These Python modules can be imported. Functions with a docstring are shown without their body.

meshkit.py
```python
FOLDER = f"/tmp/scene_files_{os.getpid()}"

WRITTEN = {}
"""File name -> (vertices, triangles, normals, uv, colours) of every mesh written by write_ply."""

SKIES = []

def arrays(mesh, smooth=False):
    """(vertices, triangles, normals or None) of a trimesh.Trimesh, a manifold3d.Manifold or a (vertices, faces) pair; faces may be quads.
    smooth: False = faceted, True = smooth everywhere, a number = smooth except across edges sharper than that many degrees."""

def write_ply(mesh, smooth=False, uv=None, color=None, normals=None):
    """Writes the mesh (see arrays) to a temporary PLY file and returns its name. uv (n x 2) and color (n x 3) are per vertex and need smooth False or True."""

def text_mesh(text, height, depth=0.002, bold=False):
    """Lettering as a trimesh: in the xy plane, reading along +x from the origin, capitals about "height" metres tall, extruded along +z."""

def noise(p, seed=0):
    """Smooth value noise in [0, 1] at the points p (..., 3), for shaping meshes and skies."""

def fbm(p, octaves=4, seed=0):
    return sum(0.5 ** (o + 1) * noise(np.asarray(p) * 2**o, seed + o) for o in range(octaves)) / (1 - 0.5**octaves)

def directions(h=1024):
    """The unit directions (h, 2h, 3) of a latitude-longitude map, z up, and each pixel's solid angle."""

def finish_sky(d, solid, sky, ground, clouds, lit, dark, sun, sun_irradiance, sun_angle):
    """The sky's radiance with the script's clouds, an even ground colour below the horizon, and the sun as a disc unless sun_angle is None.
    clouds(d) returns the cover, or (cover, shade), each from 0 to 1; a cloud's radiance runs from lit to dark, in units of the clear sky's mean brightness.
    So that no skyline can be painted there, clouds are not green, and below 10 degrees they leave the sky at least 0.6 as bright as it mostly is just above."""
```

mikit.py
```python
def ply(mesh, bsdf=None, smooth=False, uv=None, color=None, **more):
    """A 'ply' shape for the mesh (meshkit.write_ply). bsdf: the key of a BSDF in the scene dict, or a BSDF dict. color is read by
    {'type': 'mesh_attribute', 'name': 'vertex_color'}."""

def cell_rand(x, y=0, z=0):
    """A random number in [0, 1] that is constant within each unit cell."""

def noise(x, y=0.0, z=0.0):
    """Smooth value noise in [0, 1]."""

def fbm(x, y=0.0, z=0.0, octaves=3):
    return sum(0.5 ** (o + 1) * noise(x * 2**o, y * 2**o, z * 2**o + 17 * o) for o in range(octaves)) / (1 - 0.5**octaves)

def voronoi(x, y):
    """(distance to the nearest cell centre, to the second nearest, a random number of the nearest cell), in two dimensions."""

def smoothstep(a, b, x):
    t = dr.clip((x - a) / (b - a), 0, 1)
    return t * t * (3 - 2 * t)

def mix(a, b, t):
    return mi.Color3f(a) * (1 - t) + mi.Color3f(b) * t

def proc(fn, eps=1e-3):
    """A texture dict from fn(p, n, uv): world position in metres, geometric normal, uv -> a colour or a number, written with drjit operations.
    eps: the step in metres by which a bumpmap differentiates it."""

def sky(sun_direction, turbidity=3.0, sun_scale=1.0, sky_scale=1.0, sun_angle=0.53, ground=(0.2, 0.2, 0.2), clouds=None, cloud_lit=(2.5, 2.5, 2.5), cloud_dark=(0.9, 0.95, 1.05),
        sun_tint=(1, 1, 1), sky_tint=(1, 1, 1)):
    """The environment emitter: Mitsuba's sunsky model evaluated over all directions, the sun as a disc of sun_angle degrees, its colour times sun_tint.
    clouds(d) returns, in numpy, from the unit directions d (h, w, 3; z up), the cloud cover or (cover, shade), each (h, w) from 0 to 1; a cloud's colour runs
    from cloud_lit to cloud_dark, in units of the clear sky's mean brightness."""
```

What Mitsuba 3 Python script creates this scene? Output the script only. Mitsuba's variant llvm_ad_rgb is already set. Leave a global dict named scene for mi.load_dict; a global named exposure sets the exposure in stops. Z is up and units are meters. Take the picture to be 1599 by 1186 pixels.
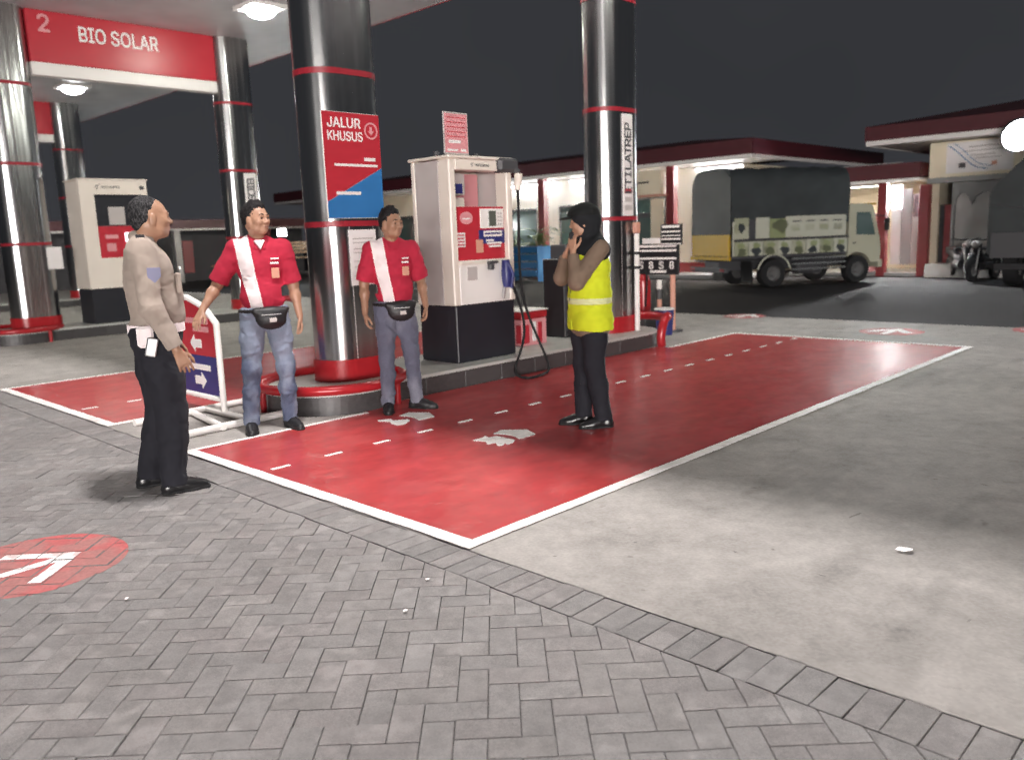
import math, numpy as np, trimesh, manifold3d, shapely, mitsuba as mi, drjit as dr
import shapely.geometry as sg
from shapely import affinity
import mikit, meshkit
from mikit import proc, noise, fbm, voronoi, cell_rand, smoothstep, mix

T = mi.ScalarTransform4f
scene, labels = {}, {}

# ---------------------------------------------------------------- camera, sky, exposure, large lamps
exposure = 0.0
CAM = np.array([-2.5096, -2.7651, 1.45])
F_PIX, PITCH, ROLL, YAW = 1297.69, 0.171544, -0.037509, 0.771881
_F = np.array([math.cos(YAW) * math.cos(PITCH), math.sin(YAW) * math.cos(PITCH), -math.sin(PITCH)])
_R = np.array([math.sin(YAW), -math.cos(YAW), 0.0])
_U = np.cross(_R, _F)
_U = -_R * math.sin(ROLL) + _U * math.cos(ROLL)
scene['camera'] = {'type': 'thinlens', 'fov': 2 * math.degrees(math.atan(799.5 / F_PIX)), 'fov_axis': 'x', 'near_clip': 0.05, 'far_clip': 600.0,
                   'aperture_radius': 0.007, 'focus_distance': 4.2,
                   'to_world': T().look_at(origin=CAM.tolist(), target=(CAM + _F).tolist(), up=_U.tolist())}
SKY_L = 0.68
# a night sky: overcast, lit a little by the town
scene['sky'] = mikit.sky([0.3, -0.6, 0.2], turbidity=4, sun_scale=0.0, sky_scale=SKY_L, sun_angle=12, clouds=lambda d: (np.ones(d.shape[:2]), 0.9 * meshkit.fbm(d * 2.2, 4, 3)), cloud_lit=(0.97, 1.0, 1.12), cloud_dark=(0.55, 0.58, 0.68), ground=(0.1, 0.1, 0.1))
scene['sky']['sampling_weight'] = 4.0
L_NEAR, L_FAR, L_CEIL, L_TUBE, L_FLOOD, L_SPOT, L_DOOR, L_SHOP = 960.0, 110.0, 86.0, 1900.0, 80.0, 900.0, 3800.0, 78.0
C_NEAR, C_CEIL, C_TUBE, C_FLOOD = (1.0, 0.95, 0.93), (0.97, 1.0, 0.88), (1.0, 0.95, 0.84), (0.86, 0.97, 1.0)

# ---------------------------------------------------------------- materials
def P(name, color, rough=0.5, metallic=0.0, spec=0.5, **kw):
    d = {'type': 'principled', 'base_color': color if isinstance(color, dict) else {'type': 'rgb', 'value': list(color)}, 'roughness': rough, 'metallic': metallic, 'specular': spec, **kw}
    scene[name] = {'type': 'twosided', 'bsdf': d}
    return name

def bumped(name, inner, tex, scale=1.0):
    scene[name] = {'type': 'twosided', 'bsdf': {'type': 'bumpmap', 'arbitrary': tex, 'scale': scale, 'bsdf': inner}}
    return name

def pr(color, rough, spec=0.5, **kw):
    return {'type': 'principled', 'base_color': color if isinstance(color, dict) else {'type': 'rgb', 'value': list(color)}, 'roughness': rough, 'specular': spec, **kw}

def f_concrete(p, n, uv):
    a = fbm(p.x * 0.8, p.y * 0.8, 0.0, 4)
    b = fbm(p.x * 5.0 + 9, p.y * 5.0, 1.0, 4)
    c = noise(p.x * 90, p.y * 90)
    v = 0.74 + 0.30 * a + 0.34 * (b - 0.5) + 0.22 * (fbm(p.x * 16, p.y * 16, 5.0, 3) - 0.5) + 0.14 * (c - 0.5)
    wx, wy = 1.6 * fbm(p.x * 1.1, p.y * 1.1, 8.0, 3), 1.6 * fbm(p.x * 1.1 + 40, p.y * 1.1, 8.0, 3)
    crowd = smoothstep(0.42, 0.66, fbm(p.x * 0.7 + 12, p.y * 0.7, 6.0, 3))
    d1, d2, w = voronoi(p.x * 2.6 + wx * 2, p.y * 2.6 + wy * 2)
    spot = smoothstep(0.16, 0.03, d1 * (0.6 + 0.9 * w) + 0.16 * (fbm(p.x * 26, p.y * 26, 2.0, 3) - 0.5)) * dr.select(w > 0.70, 1.0, 0.0) * (0.4 + 0.6 * crowd)
    e1, e2, ew = voronoi(p.x * 6.0 + wx * 5, p.y * 6.0 + wy * 5)
    fleck = smoothstep(0.15, 0.05, e1 * (0.5 + ew) + 0.10 * (noise(p.x * 45, p.y * 45) - 0.5)) * dr.select(ew > 0.90, 1.0, 0.0) * (0.25 + 0.75 * crowd)
    streak = smoothstep(0.62, 0.80, fbm(p.x * 1.1 + 4, p.y * 5.0, 3.0, 4))
    v = v * (1 - 0.34 * spot) * (1 - 0.40 * fleck) * (1 - 0.14 * streak)
    return mi.Color3f(0.365, 0.345, 0.325) * v

def f_concrete_bump(p, n, uv):
    return 0.004 * fbm(p.x * 14, p.y * 14, 0.0, 3) + 0.0012 * noise(p.x * 120, p.y * 120)
bumped('mat_concrete', pr(proc(f_concrete), 0.78, 0.15), proc(f_concrete_bump, 2e-3))

def f_asphalt(p, n, uv):
    v = 0.7 + 0.4 * fbm(p.x * 0.6, p.y * 0.6, 0.0, 4) + 0.3 * (noise(p.x * 60, p.y * 60) - 0.5)
    return mi.Color3f(0.024, 0.023, 0.024) * v
P('mat_asphalt', proc(f_asphalt), 0.95, spec=0.06)
P('mat_dirt_bed', (0.115, 0.108, 0.104), 0.95, spec=0.1)

def paver_fn(seed, base):
    def fn(p, n, uv):
        a = fbm(p.x * 1.7 + seed, p.y * 1.7, 0.0, 3)
        b = fbm(p.x * 24 + seed, p.y * 24, p.z * 24, 3)
        c = noise(p.x * 230, p.y * 230, p.z * 230)
        pale = smoothstep(0.60, 0.74, fbm(p.x * 6 + seed, p.y * 6, 2.0, 4))
        v = 0.76 + 0.30 * a + 0.30 * (b - 0.5) + 0.26 * (c - 0.5) + 0.20 * pale
        return mi.Color3f(*base) * v
    return fn
PAVER = []
for i, base in enumerate([(0.226, 0.215, 0.211), (0.219, 0.209, 0.205), (0.231, 0.218, 0.212), (0.225, 0.210, 0.206)]):
    fn = paver_fn(i * 7.3, base)
    PAVER.append(P(f'mat_paver_{"abcd"[i]}', proc(fn), 0.72, spec=0.35))

def f_red(p, n, uv):
    a = fbm(p.x * 1.3, p.y * 4.5, 0.0, 4)
    b = fbm(p.x * 9, p.y * 14, 3.0, 3)
    worn = smoothstep(0.60, 0.78, fbm(p.x * 2.0 + 5, p.y * 3.4, 7.0, 5))
    c = mix((0.44, 0.050, 0.052), (0.35, 0.036, 0.040), a) * (0.86 + 0.28 * b)
    return mix(c, (0.46, 0.10, 0.098), 0.30 * worn)
def f_red_rough(p, n, uv):
    return 0.19 + 0.12 * fbm(p.x * 3.1, p.y * 5.0, 1.0, 4)
def f_red_bump(p, n, uv):
    return 0.010 * fbm(p.x * 5, p.y * 5, 0.0, 4) + 0.0012 * noise(p.x * 70, p.y * 70)
bumped('mat_red_floor', pr(proc(f_red), proc(f_red_rough), 0.6), proc(f_red_bump, 3e-3))
def f_line(p, n, uv):
    w = smoothstep(0.60, 0.72, fbm(p.x * 11, p.y * 11, 0.0, 4))
    return mix((0.82, 0.79, 0.77), (0.50, 0.43, 0.41), w * 0.45) * (0.92 + 0.14 * noise(p.x * 50, p.y * 50))
P('mat_line', proc(f_line), 0.5)
def f_wornred(p, n, uv):
    w = smoothstep(0.36, 0.66, fbm(p.x * 5, p.y * 5, 0.0, 4))
    return mix((0.44, 0.10, 0.10), (0.35, 0.145, 0.135), w) * (0.9 + 0.2 * noise(p.x * 90, p.y * 90))
P('mat_worn_red', proc(f_wornred), 0.65)
def f_wornwhite(p, n, uv):
    w = 0.7 * smoothstep(0.60, 0.76, fbm(p.x * 13, p.y * 13, 0.0, 4))
    return mix((0.78, 0.76, 0.75), (0.48, 0.33, 0.32), w)
P('mat_worn_white', proc(f_wornwhite), 0.6)
def f_tile(p, n, uv):
    return mi.Color3f(0.42, 0.42, 0.40) * (0.85 + 0.3 * fbm(p.x * 9, p.y * 9, p.z * 9, 4))
P('mat_island_top', proc(f_tile), 0.45)
def f_kerb(p, n, uv):
    return mi.Color3f(0.058, 0.055, 0.056) * (0.75 + 0.5 * fbm(p.x * 40, p.y * 40, p.z * 40, 4))
P('mat_kerb', proc(f_kerb), 0.4)
P('mat_kerb_b', (0.064, 0.061, 0.062), 0.45)

def f_steel_bump(p, n, uv):
    return 0.010 * noise(p.x * 3.2, p.y * 3.2, p.z * 0.55) + 0.0009 * noise(p.x * 16, p.y * 16, p.z * 2.4)
scene['mat_steel'] = {'type': 'twosided', 'bsdf': {'type': 'bumpmap', 'arbitrary': proc(f_steel_bump, 4e-3), 'scale': 1.0,
    'bsdf': {'type': 'roughconductor', 'alpha': 0.045, 'distribution': 'ggx', 'eta': {'type': 'rgb', 'value': [2.9, 2.9, 2.75]}, 'k': {'type': 'rgb', 'value': [3.1, 3.15, 3.1]}}}}
P('mat_chrome', (0.75, 0.75, 0.74), 0.16, metallic=1.0)
P('mat_red_gloss', (0.38, 0.018, 0.024), 0.24)
P('mat_patch', (0.20, 0.20, 0.30), 0.6)
P('mat_red_paint', (0.19, 0.022, 0.026), 0.5)
P('mat_red_band', (0.30, 0.020, 0.032), 0.4)
P('mat_red_sign', (0.46, 0.030, 0.045), 0.33)
P('mat_blue_sign', (0.035, 0.17, 0.42), 0.35)
P('mat_navy', (0.030, 0.035, 0.16), 0.4)
P('mat_white_paint', (0.80, 0.77, 0.74), 0.38)
P('mat_white_print', (0.78, 0.74, 0.73), 0.5)
P('mat_pink_print', (0.66, 0.28, 0.30), 0.5)
P('mat_cream_metal', (0.76, 0.69, 0.61), 0.38)
P('mat_grey_metal', (0.47, 0.43, 0.415), 0.42)
P('mat_dark_skirt', (0.014, 0.015, 0.021), 0.45)
P('mat_black', (0.012, 0.012, 0.014), 0.5)
P('mat_rubber', (0.014, 0.014, 0.015), 0.7, spec=0.3)
P('mat_grey_dark', (0.06, 0.06, 0.065), 0.5)
P('mat_screen', (0.11, 0.12, 0.10), 0.15)
def f_soffit(p, n, uv):
    return mi.Color3f(0.50, 0.50, 0.52) * (0.9 + 0.2 * fbm(p.x * 2, p.y * 2, 0.0, 3))
P('mat_soffit', proc(f_soffit), 0.5)
def f_plaster(p, n, uv):
    return mi.Color3f(0.76, 0.67, 0.51) * (0.88 + 0.24 * fbm(p.x * 1.5, p.y * 1.5, p.z * 1.5, 4))
P('mat_cream_wall', proc(f_plaster), 0.7)
def f_white_wall(p, n, uv):
    return mi.Color3f(0.60, 0.58, 0.56) * (0.86 + 0.28 * fbm(p.x * 1.3, p.y * 1.3, p.z * 2.2, 4))
P('mat_white_wall', proc(f_white_wall), 0.7)
P('mat_grey_wall', (0.27, 0.27, 0.265), 0.7)
P('mat_dark_wall', (0.05, 0.05, 0.055), 0.8)
P('mat_red_roof', (0.06, 0.013, 0.018), 0.6)
P('mat_red_fascia', (0.075, 0.012, 0.018), 0.5)
P('mat_window', (0.05, 0.085, 0.08), 0.12, spec=0.8)
P('mat_shelf_blue', (0.03, 0.16, 0.36), 0.45)
def f_leaf(p, n, uv):
    return mix((0.03, 0.07, 0.02), (0.09, 0.12, 0.035), noise(p.x * 9, p.y * 9, p.z * 9))
P('mat_leaf', proc(f_leaf), 0.5)
P('mat_pot', (0.16, 0.06, 0.04), 0.7)
def f_tarp(p, n, uv):
    return mi.Color3f(0.030, 0.036, 0.038) * (0.7 + 0.6 * fbm(p.x * 2, p.y * 2, p.z * 2, 4))
P('mat_tarp', proc(f_tarp), 0.6)
P('mat_yellow', (0.50, 0.31, 0.020), 0.5)
P('mat_cab', (0.42, 0.41, 0.31), 0.3)
P('mat_rim', (0.10, 0.10, 0.10), 0.5)
P('mat_orange', (0.60, 0.30, 0.22), 0.5)
P('mat_wood', (0.28, 0.19, 0.12), 0.6)
P('mat_aluminium', (0.5, 0.5, 0.5), 0.35, metallic=0.8)
def f_skin(p, n, uv):
    return mi.Color3f(0.30, 0.165, 0.105) * (0.9 + 0.2 * fbm(p.x * 30, p.y * 30, p.z * 30, 3))
P('mat_skin', proc(f_skin), 0.45)
def f_skin2(p, n, uv):
    return mi.Color3f(0.37, 0.205, 0.135) * (0.9 + 0.2 * fbm(p.x * 30, p.y * 30, p.z * 30, 3))
P('mat_skin_light', proc(f_skin2), 0.45)
def hair_fn(lo, hi):
    def fn(p, n, uv):
        s = fbm(p.x * 210, p.y * 210, p.z * 55, 3)
        return mix(lo, hi, smoothstep(0.35, 0.75, s))
    return fn
P('mat_hair', proc(hair_fn((0.006, 0.005, 0.006), (0.022, 0.020, 0.020))), 0.75, spec=0.25)
P('mat_hair_grey', proc(hair_fn((0.008, 0.008, 0.009), (0.060, 0.058, 0.060))), 0.8, spec=0.2)
P('mat_eye', (0.03, 0.02, 0.018), 0.2)
P('mat_lips', (0.26, 0.10, 0.08), 0.45)

def cloth(name, base, amount=0.16, rough=0.85, freq=500.0):
    def fn(p, n, uv):
        return mi.Color3f(*base) * (1 - amount + 2 * amount * fbm(p.x * 14, p.y * 14, p.z * 14, 3) * (0.9 + 0.2 * noise(p.x * freq, p.y * freq, p.z * freq)))
    return P(name, proc(fn), rough, spec=0.2, sheen=0.3)
cloth('mat_khaki', (0.29, 0.24, 0.205))
cloth('mat_brown_cloth', (0.17, 0.122, 0.088))
cloth('mat_dark_trouser', (0.016, 0.016, 0.021))
cloth('mat_red_shirt', (0.40, 0.024, 0.050))
cloth('mat_white_cloth', (0.76, 0.68, 0.68), 0.1)
cloth('mat_vest', (0.50, 0.56, 0.022), 0.10)
cloth('mat_hijab', (0.013, 0.014, 0.016))
cloth('mat_cap', (0.012, 0.013, 0.013))
cloth('mat_reflective', (0.56, 0.58, 0.30), 0.06)
cloth('mat_grey_cloth', (0.045, 0.052, 0.050))
cloth('mat_hem', (0.26, 0.21, 0.145))
def f_denim(p, n, uv):
    w = smoothstep(0.42, 0.62, fbm(p.x * 5, p.y * 5, p.z * 2.4, 4))
    return mix((0.085, 0.105, 0.165), (0.21, 0.245, 0.32), w) * (0.88 + 0.24 * noise(p.x * 300, p.y * 300, p.z * 300))
P('mat_denim', proc(f_denim), 0.85, spec=0.2)
def f_denim2(p, n, uv):
    w = smoothstep(0.42, 0.66, fbm(p.x * 5 + 3, p.y * 5, p.z * 2.4, 4))
    return mix((0.10, 0.105, 0.145), (0.19, 0.195, 0.24), w) * (0.88 + 0.24 * noise(p.x * 300, p.y * 300, p.z * 300))
P('mat_denim_grey', proc(f_denim2), 0.85, spec=0.2)
P('mat_leather', (0.012, 0.012, 0.013), 0.28)
P('mat_off', (0.4, 0.4, 0.4), 0.5)

def emit(color, power, weight=1.0):
    """A lamp's light; weight: how often the renderer samples it."""
    return {'type': 'area', 'sampling_weight': float(weight), 'radiance': {'type': 'rgb', 'value': [c * power for c in color]}}

# ---------------------------------------------------------------- mesh helpers
def tm(v, f):
    return trimesh.Trimesh(np.asarray(v, float), np.asarray(f, int), process=False)

def cat(*ms):
    ms = [m for x in ms for m in (x if isinstance(x, (list, tuple)) else [x])]
    return trimesh.util.concatenate(ms) if len(ms) > 1 else ms[0]

def box(x0, x1, y0, y1, z0, z1, c=0.006):
    """A box with chamfered edges."""
    x0, x1 = min(x0, x1), max(x0, x1); y0, y1 = min(y0, y1), max(y0, y1); z0, z1 = min(z0, z1), max(z0, z1)
    c = min(c, 0.3 * min(x1 - x0, y1 - y0, z1 - z0))
    if c <= 0:
        return trimesh.creation.box(bounds=[[x0, y0, z0], [x1, y1, z1]])
    p = []
    for sx in (0, 1):
        for sy in (0, 1):
            for sz in (0, 1):
                b = np.array([(x0, x1)[sx], (y0, y1)[sy], (z0, z1)[sz]])
                d = np.array([(1, -1)[sx], (1, -1)[sy], (1, -1)[sz]]) * c
                for k in range(3):
                    e = d.copy(); e[k] = 0
                    p.append(b + e)
    return trimesh.convex.convex_hull(np.array(p))

def place(m, origin, xdir=(1, 0, 0), up=(0, 0, 1)):
    """Local x -> xdir, local y -> up, local z -> xdir x up."""
    x = np.array(xdir, float); x /= np.linalg.norm(x)
    u = np.array(up, float); u /= np.linalg.norm(u)
    M = np.eye(4); M[:3, 0], M[:3, 1], M[:3, 2], M[:3, 3] = x, u, np.cross(x, u), origin
    m = m.copy(); m.apply_transform(M)
    return m

def moved(m, loc=(0, 0, 0), rz=0.0, s=1.0):
    M = np.eye(4); c, n = math.cos(rz), math.sin(rz)
    M[:3, :3] = np.array([[c, -n, 0], [n, c, 0], [0, 0, 1]]) * s
    M[:3, 3] = loc
    m = m.copy(); m.apply_transform(M)
    return m

def frames(p):
    p = np.asarray(p, float)
    t = np.gradient(p, axis=0); t /= np.linalg.norm(t, axis=1, keepdims=True) + 1e-12
    a = np.cross(t[0], [0, 0, 1.0] if abs(t[0][2]) < 0.9 else [1.0, 0, 0]); a /= np.linalg.norm(a)
    out = []
    for k in range(len(p)):
        a = a - t[k] * (a @ t[k]); a /= np.linalg.norm(a) + 1e-12
        out.append((a.copy(), np.cross(t[k], a)))
    return p, out

def tube(pts, r, n=10):
    p, fr = frames(pts)
    r = np.broadcast_to(np.asarray(r, float), (len(p),))
    an = np.arange(n) * 2 * np.pi / n
    v = [p[k] + r[k] * (np.cos(a) * fr[k][0] + np.sin(a) * fr[k][1]) for k in range(len(p)) for a in an]
    f = []
    for k in range(len(p) - 1):
        for j in range(n):
            a, b, c, d = k * n + j, k * n + (j + 1) % n, (k + 1) * n + (j + 1) % n, (k + 1) * n + j
            f += [[a, b, c], [a, c, d]]
    v += [p[0], p[-1]]; i0, i1 = len(v) - 2, len(v) - 1; o = (len(p) - 1) * n
    for j in range(n):
        f += [[i0, (j + 1) % n, j], [i1, o + j, o + (j + 1) % n]]
    return tm(v, f)

def smooth_path(pts, n=24):
    from scipy.interpolate import make_interp_spline
    pts = np.asarray(pts, float)
    s = np.concatenate([[0], np.cumsum(np.linalg.norm(np.diff(pts, axis=0), axis=1))])
    return make_interp_spline(s, pts, k=min(3, len(pts) - 1))(np.linspace(0, s[-1], n))

def lathe(profile, n=40, centre=(0, 0, 0)):
    m = trimesh.creation.revolve(np.asarray(profile, float), sections=n)
    m.apply_translation(centre)
    return m

def extrude(poly, h, z0=0.0):
    poly = poly if isinstance(poly, (sg.Polygon, sg.MultiPolygon)) else sg.Polygon(poly)
    gs = getattr(poly, 'geoms', [poly])
    m = cat([trimesh.creation.extrude_polygon(g, h, engine='earcut') for g in gs])
    m.apply_translation([0, 0, z0])
    return m

def stadium(L, w, n=18):
    """Polygon of a stadium, long axis along x."""
    return sg.LineString([(-(L - w) / 2, 0), ((L - w) / 2, 0)]).buffer(w / 2, quad_segs=n)

def text(s, height, depth=0.003, bold=True, centre=True, width=None):
    m = meshkit.text_mesh(s, height, depth, bold)
    b = m.bounds
    if width:
        m.apply_scale([width / (b[1][0] - b[0][0]), 1, 1]); b = m.bounds
    if centre:
        m.apply_translation([-(b[0][0] + b[1][0]) / 2, -(b[0][1] + b[1][1]) / 2, 0])
    return m

# ---------------------------------------------------------------- scene entries
USED = {}
def numbered(key):
    if key not in USED:
        USED[key] = 0
        return key
    USED[key] += 1
    return f'{key}_{USED[key]:03d}'

def obj(name, mesh, bsdf, parent=None, smooth=False, label=None, emitter=None, kind=None):
    key = numbered(f'{parent}__{name}' if parent else name)
    d = mikit.ply(mesh, bsdf, smooth=smooth)
    if emitter:
        d['emitter'] = emitter
    scene[key] = d
    if label or kind:
        labels[key] = {k: v for k, v in (('label', label), ('kind', kind)) if v}
    return key

def thing(name, label, cat_, group=None):
    key = numbered(name)
    labels[key] = {'label': label, 'category': cat_}
    if group:
        labels[key]['group'] = group
    return key

def single(name, mesh, bsdf, label, cat_, group=None, smooth=False, emitter=None):
    key = obj(name, mesh, bsdf, None, smooth, None, emitter)
    labels[key] = {'label': label, 'category': cat_}
    if group:
        labels[key]['group'] = group
    return key

def struct(name, mesh, bsdf, label, smooth=False):
    key = obj(name, mesh, bsdf, None, smooth)
    labels[key] = {'label': label, 'category': name.split('_')[-1], 'kind': 'structure'}
    return key
# ================================================================ the ground
def sheet(x0, x1, y0, y1, z, nx=1, ny=1):
    return tm([[x0, y0, z], [x1, y0, z], [x1, y1, z], [x0, y1, z]], [[0, 1, 2], [0, 2, 3]])

struct('ground', sheet(-300, 300, -300, 300, -0.02), 'mat_asphalt', 'dark asphalt yard stretching away behind the fuel station')
struct('concrete_apron', box(-0.0, 10.05, -26, 45, -0.3, 0.0, 0.004), 'mat_concrete', 'pale stained concrete apron round the fuel islands')
pave = struct('paver_pavement', box(-22, -0.012, -26, 30, -0.3, -0.014, 0.0), 'mat_dirt_bed', 'grey block paving in herringbone before the concrete apron')

def paver_prism(poly, z, c=0.006, depth=0.05, tilt=(0, 0)):
    """A paver: convex outline, chamfered top edge, a little tilt."""
    p = np.array(poly.exterior.coords)[:-1]
    if poly.exterior.is_ccw is False:
        p = p[::-1]
    q = poly.buffer(-c, join_style='mitre')
    if q.is_empty or not isinstance(q, sg.Polygon):
        return None
    qi = np.array(q.exterior.coords)[:-1]
    if not q.exterior.is_ccw:
        qi = qi[::-1]
    if len(qi) != len(p):
        cc = p.mean(0); qi = cc + (p - cc) * 0.9
    else:
        k = np.argmin(np.linalg.norm(qi - p[0], axis=1)); qi = np.roll(qi, -k, axis=0)
    n, cc = len(p), p.mean(0)
    zz = lambda a: z + (a - cc) @ np.array(tilt)
    v = np.vstack([np.c_[p, np.full(n, z - depth)], np.c_[p, zz(p) - c], np.c_[qi, zz(qi)]])
    f = []
    for j in range(n):
        k = (j + 1) % n
        f += [[j, k, n + k], [j, n + k, n + j], [n + j, n + k, 2 * n + k], [n + j, 2 * n + k, 2 * n + j]]
    f += [[2 * n, 2 * n + j, 2 * n + j + 1] for j in range(1, n - 1)]
    return tm(v, f)

rng = np.random.default_rng(4)
LB, WB, GAP = 0.2, 0.1, 0.0024
S2 = math.sqrt(0.5)
field = sg.box(-9, -13, -0.232, 17)
bricks = []
# herringbone in its own axes, turned 45 degrees: pairs of bricks stepping along the diagonal
N = 130
for i in range(-N, N):
    for k in range(-40, 41):
        for kind in (0, 1):
            a0 = (i + 4 * k) * WB; b0 = i * WB
            if kind == 0:
                r = (a0, b0, a0 + LB, b0 + WB)
            else:
                r = (a0 + LB, b0 + WB - LB, a0 + LB + WB, b0 + WB)
            cx, cy = (r[0] + r[2]) / 2, (r[1] + r[3]) / 2
            X, Y = (cx - cy) * S2, (cx + cy) * S2
            if -9.1 < X < -0.15 and -4.5 < Y < 15:
                d = np.array([X, Y]) - CAM[:2]
                fw, sd = d @ np.array([math.cos(YAW), math.sin(YAW)]), d @ np.array([math.sin(YAW), -math.cos(YAW)])
                if fw > 0.9 and abs(sd) < 0.68 * fw + 0.5:
                    bricks.append((fw, r))
bricks.sort(key=lambda t: t[0])
polys = []
for fw, r in bricks:
    g = GAP / 2
    b = sg.box(r[0] + g, r[1] + g, r[2] - g, r[3] - g)
    b = affinity.affine_transform(b, [S2, -S2, S2, S2, 0, 0])
    whole = b.within(field)
    if not whole:
        b = b.intersection(field)
    if b.area > 0.0006 and isinstance(b, sg.Polygon):
        polys.append((fw, b, whole))
y = -4.5
while y < 15:
    b = sg.box(-0.226, y, -0.009, y + 0.1055 - 0.003)
    b = affinity.rotate(b, rng.normal(0, 0.6))
    d = np.array([-0.17, y]) - CAM[:2]
    fw, sd = d @ np.array([math.cos(YAW), math.sin(YAW)]), d @ np.array([math.sin(YAW), -math.cos(YAW)])
    if fw > 0.9 and abs(sd) < 0.68 * fw + 0.5:
        polys.append((fw, b, True))
    y += 0.1055
polys.sort(key=lambda t: t[0])
CELL = []
rest = {m: [] for m in PAVER}
for i, (fw, b, whole) in enumerate(polys):
    z = rng.normal(-0.0005, 0.0016)
    tl = rng.normal(0, 0.006, 2)
    m = paver_prism(b, z, 0.0026, 0.03, tl)
    if m is None:
        continue
    mat = PAVER[int(rng.integers(0, 4))]
    CELL.append((b, z, tl))
    if i < 300:
        obj('paver', m, mat, pave)
    else:
        rest[mat].append(m)
allm = [(mat, ms) for mat, ms in rest.items() if ms]
for mat, ms in allm[:1]:
    pass
for mat, ms in allm:
    obj('far_pavers', cat(ms), mat, pave, kind='stuff')

def on_pavers(shape, lift, c=0.002):
    """A painted shape: one thin film on the top of each block it covers, following that block's height and tilt."""
    out = []
    for b, z, tl in CELL:
        if not b.intersects(shape):
            continue
        g = b.buffer(-0.0026, join_style='mitre').intersection(shape)
        for q in getattr(g, 'geoms', [g]):
            if isinstance(q, sg.Polygon) and q.area > 2e-5:
                m = trimesh.creation.extrude_polygon(q, 0.001, engine='earcut')
                v = m.vertices.copy(); cc = np.array(b.exterior.coords)[:-1].mean(0)
                v[:, 2] += z + lift + (v[:, :2] - cc) @ np.array(tl)
                out.append(tm(v, m.faces))
    return cat(out)

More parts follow.
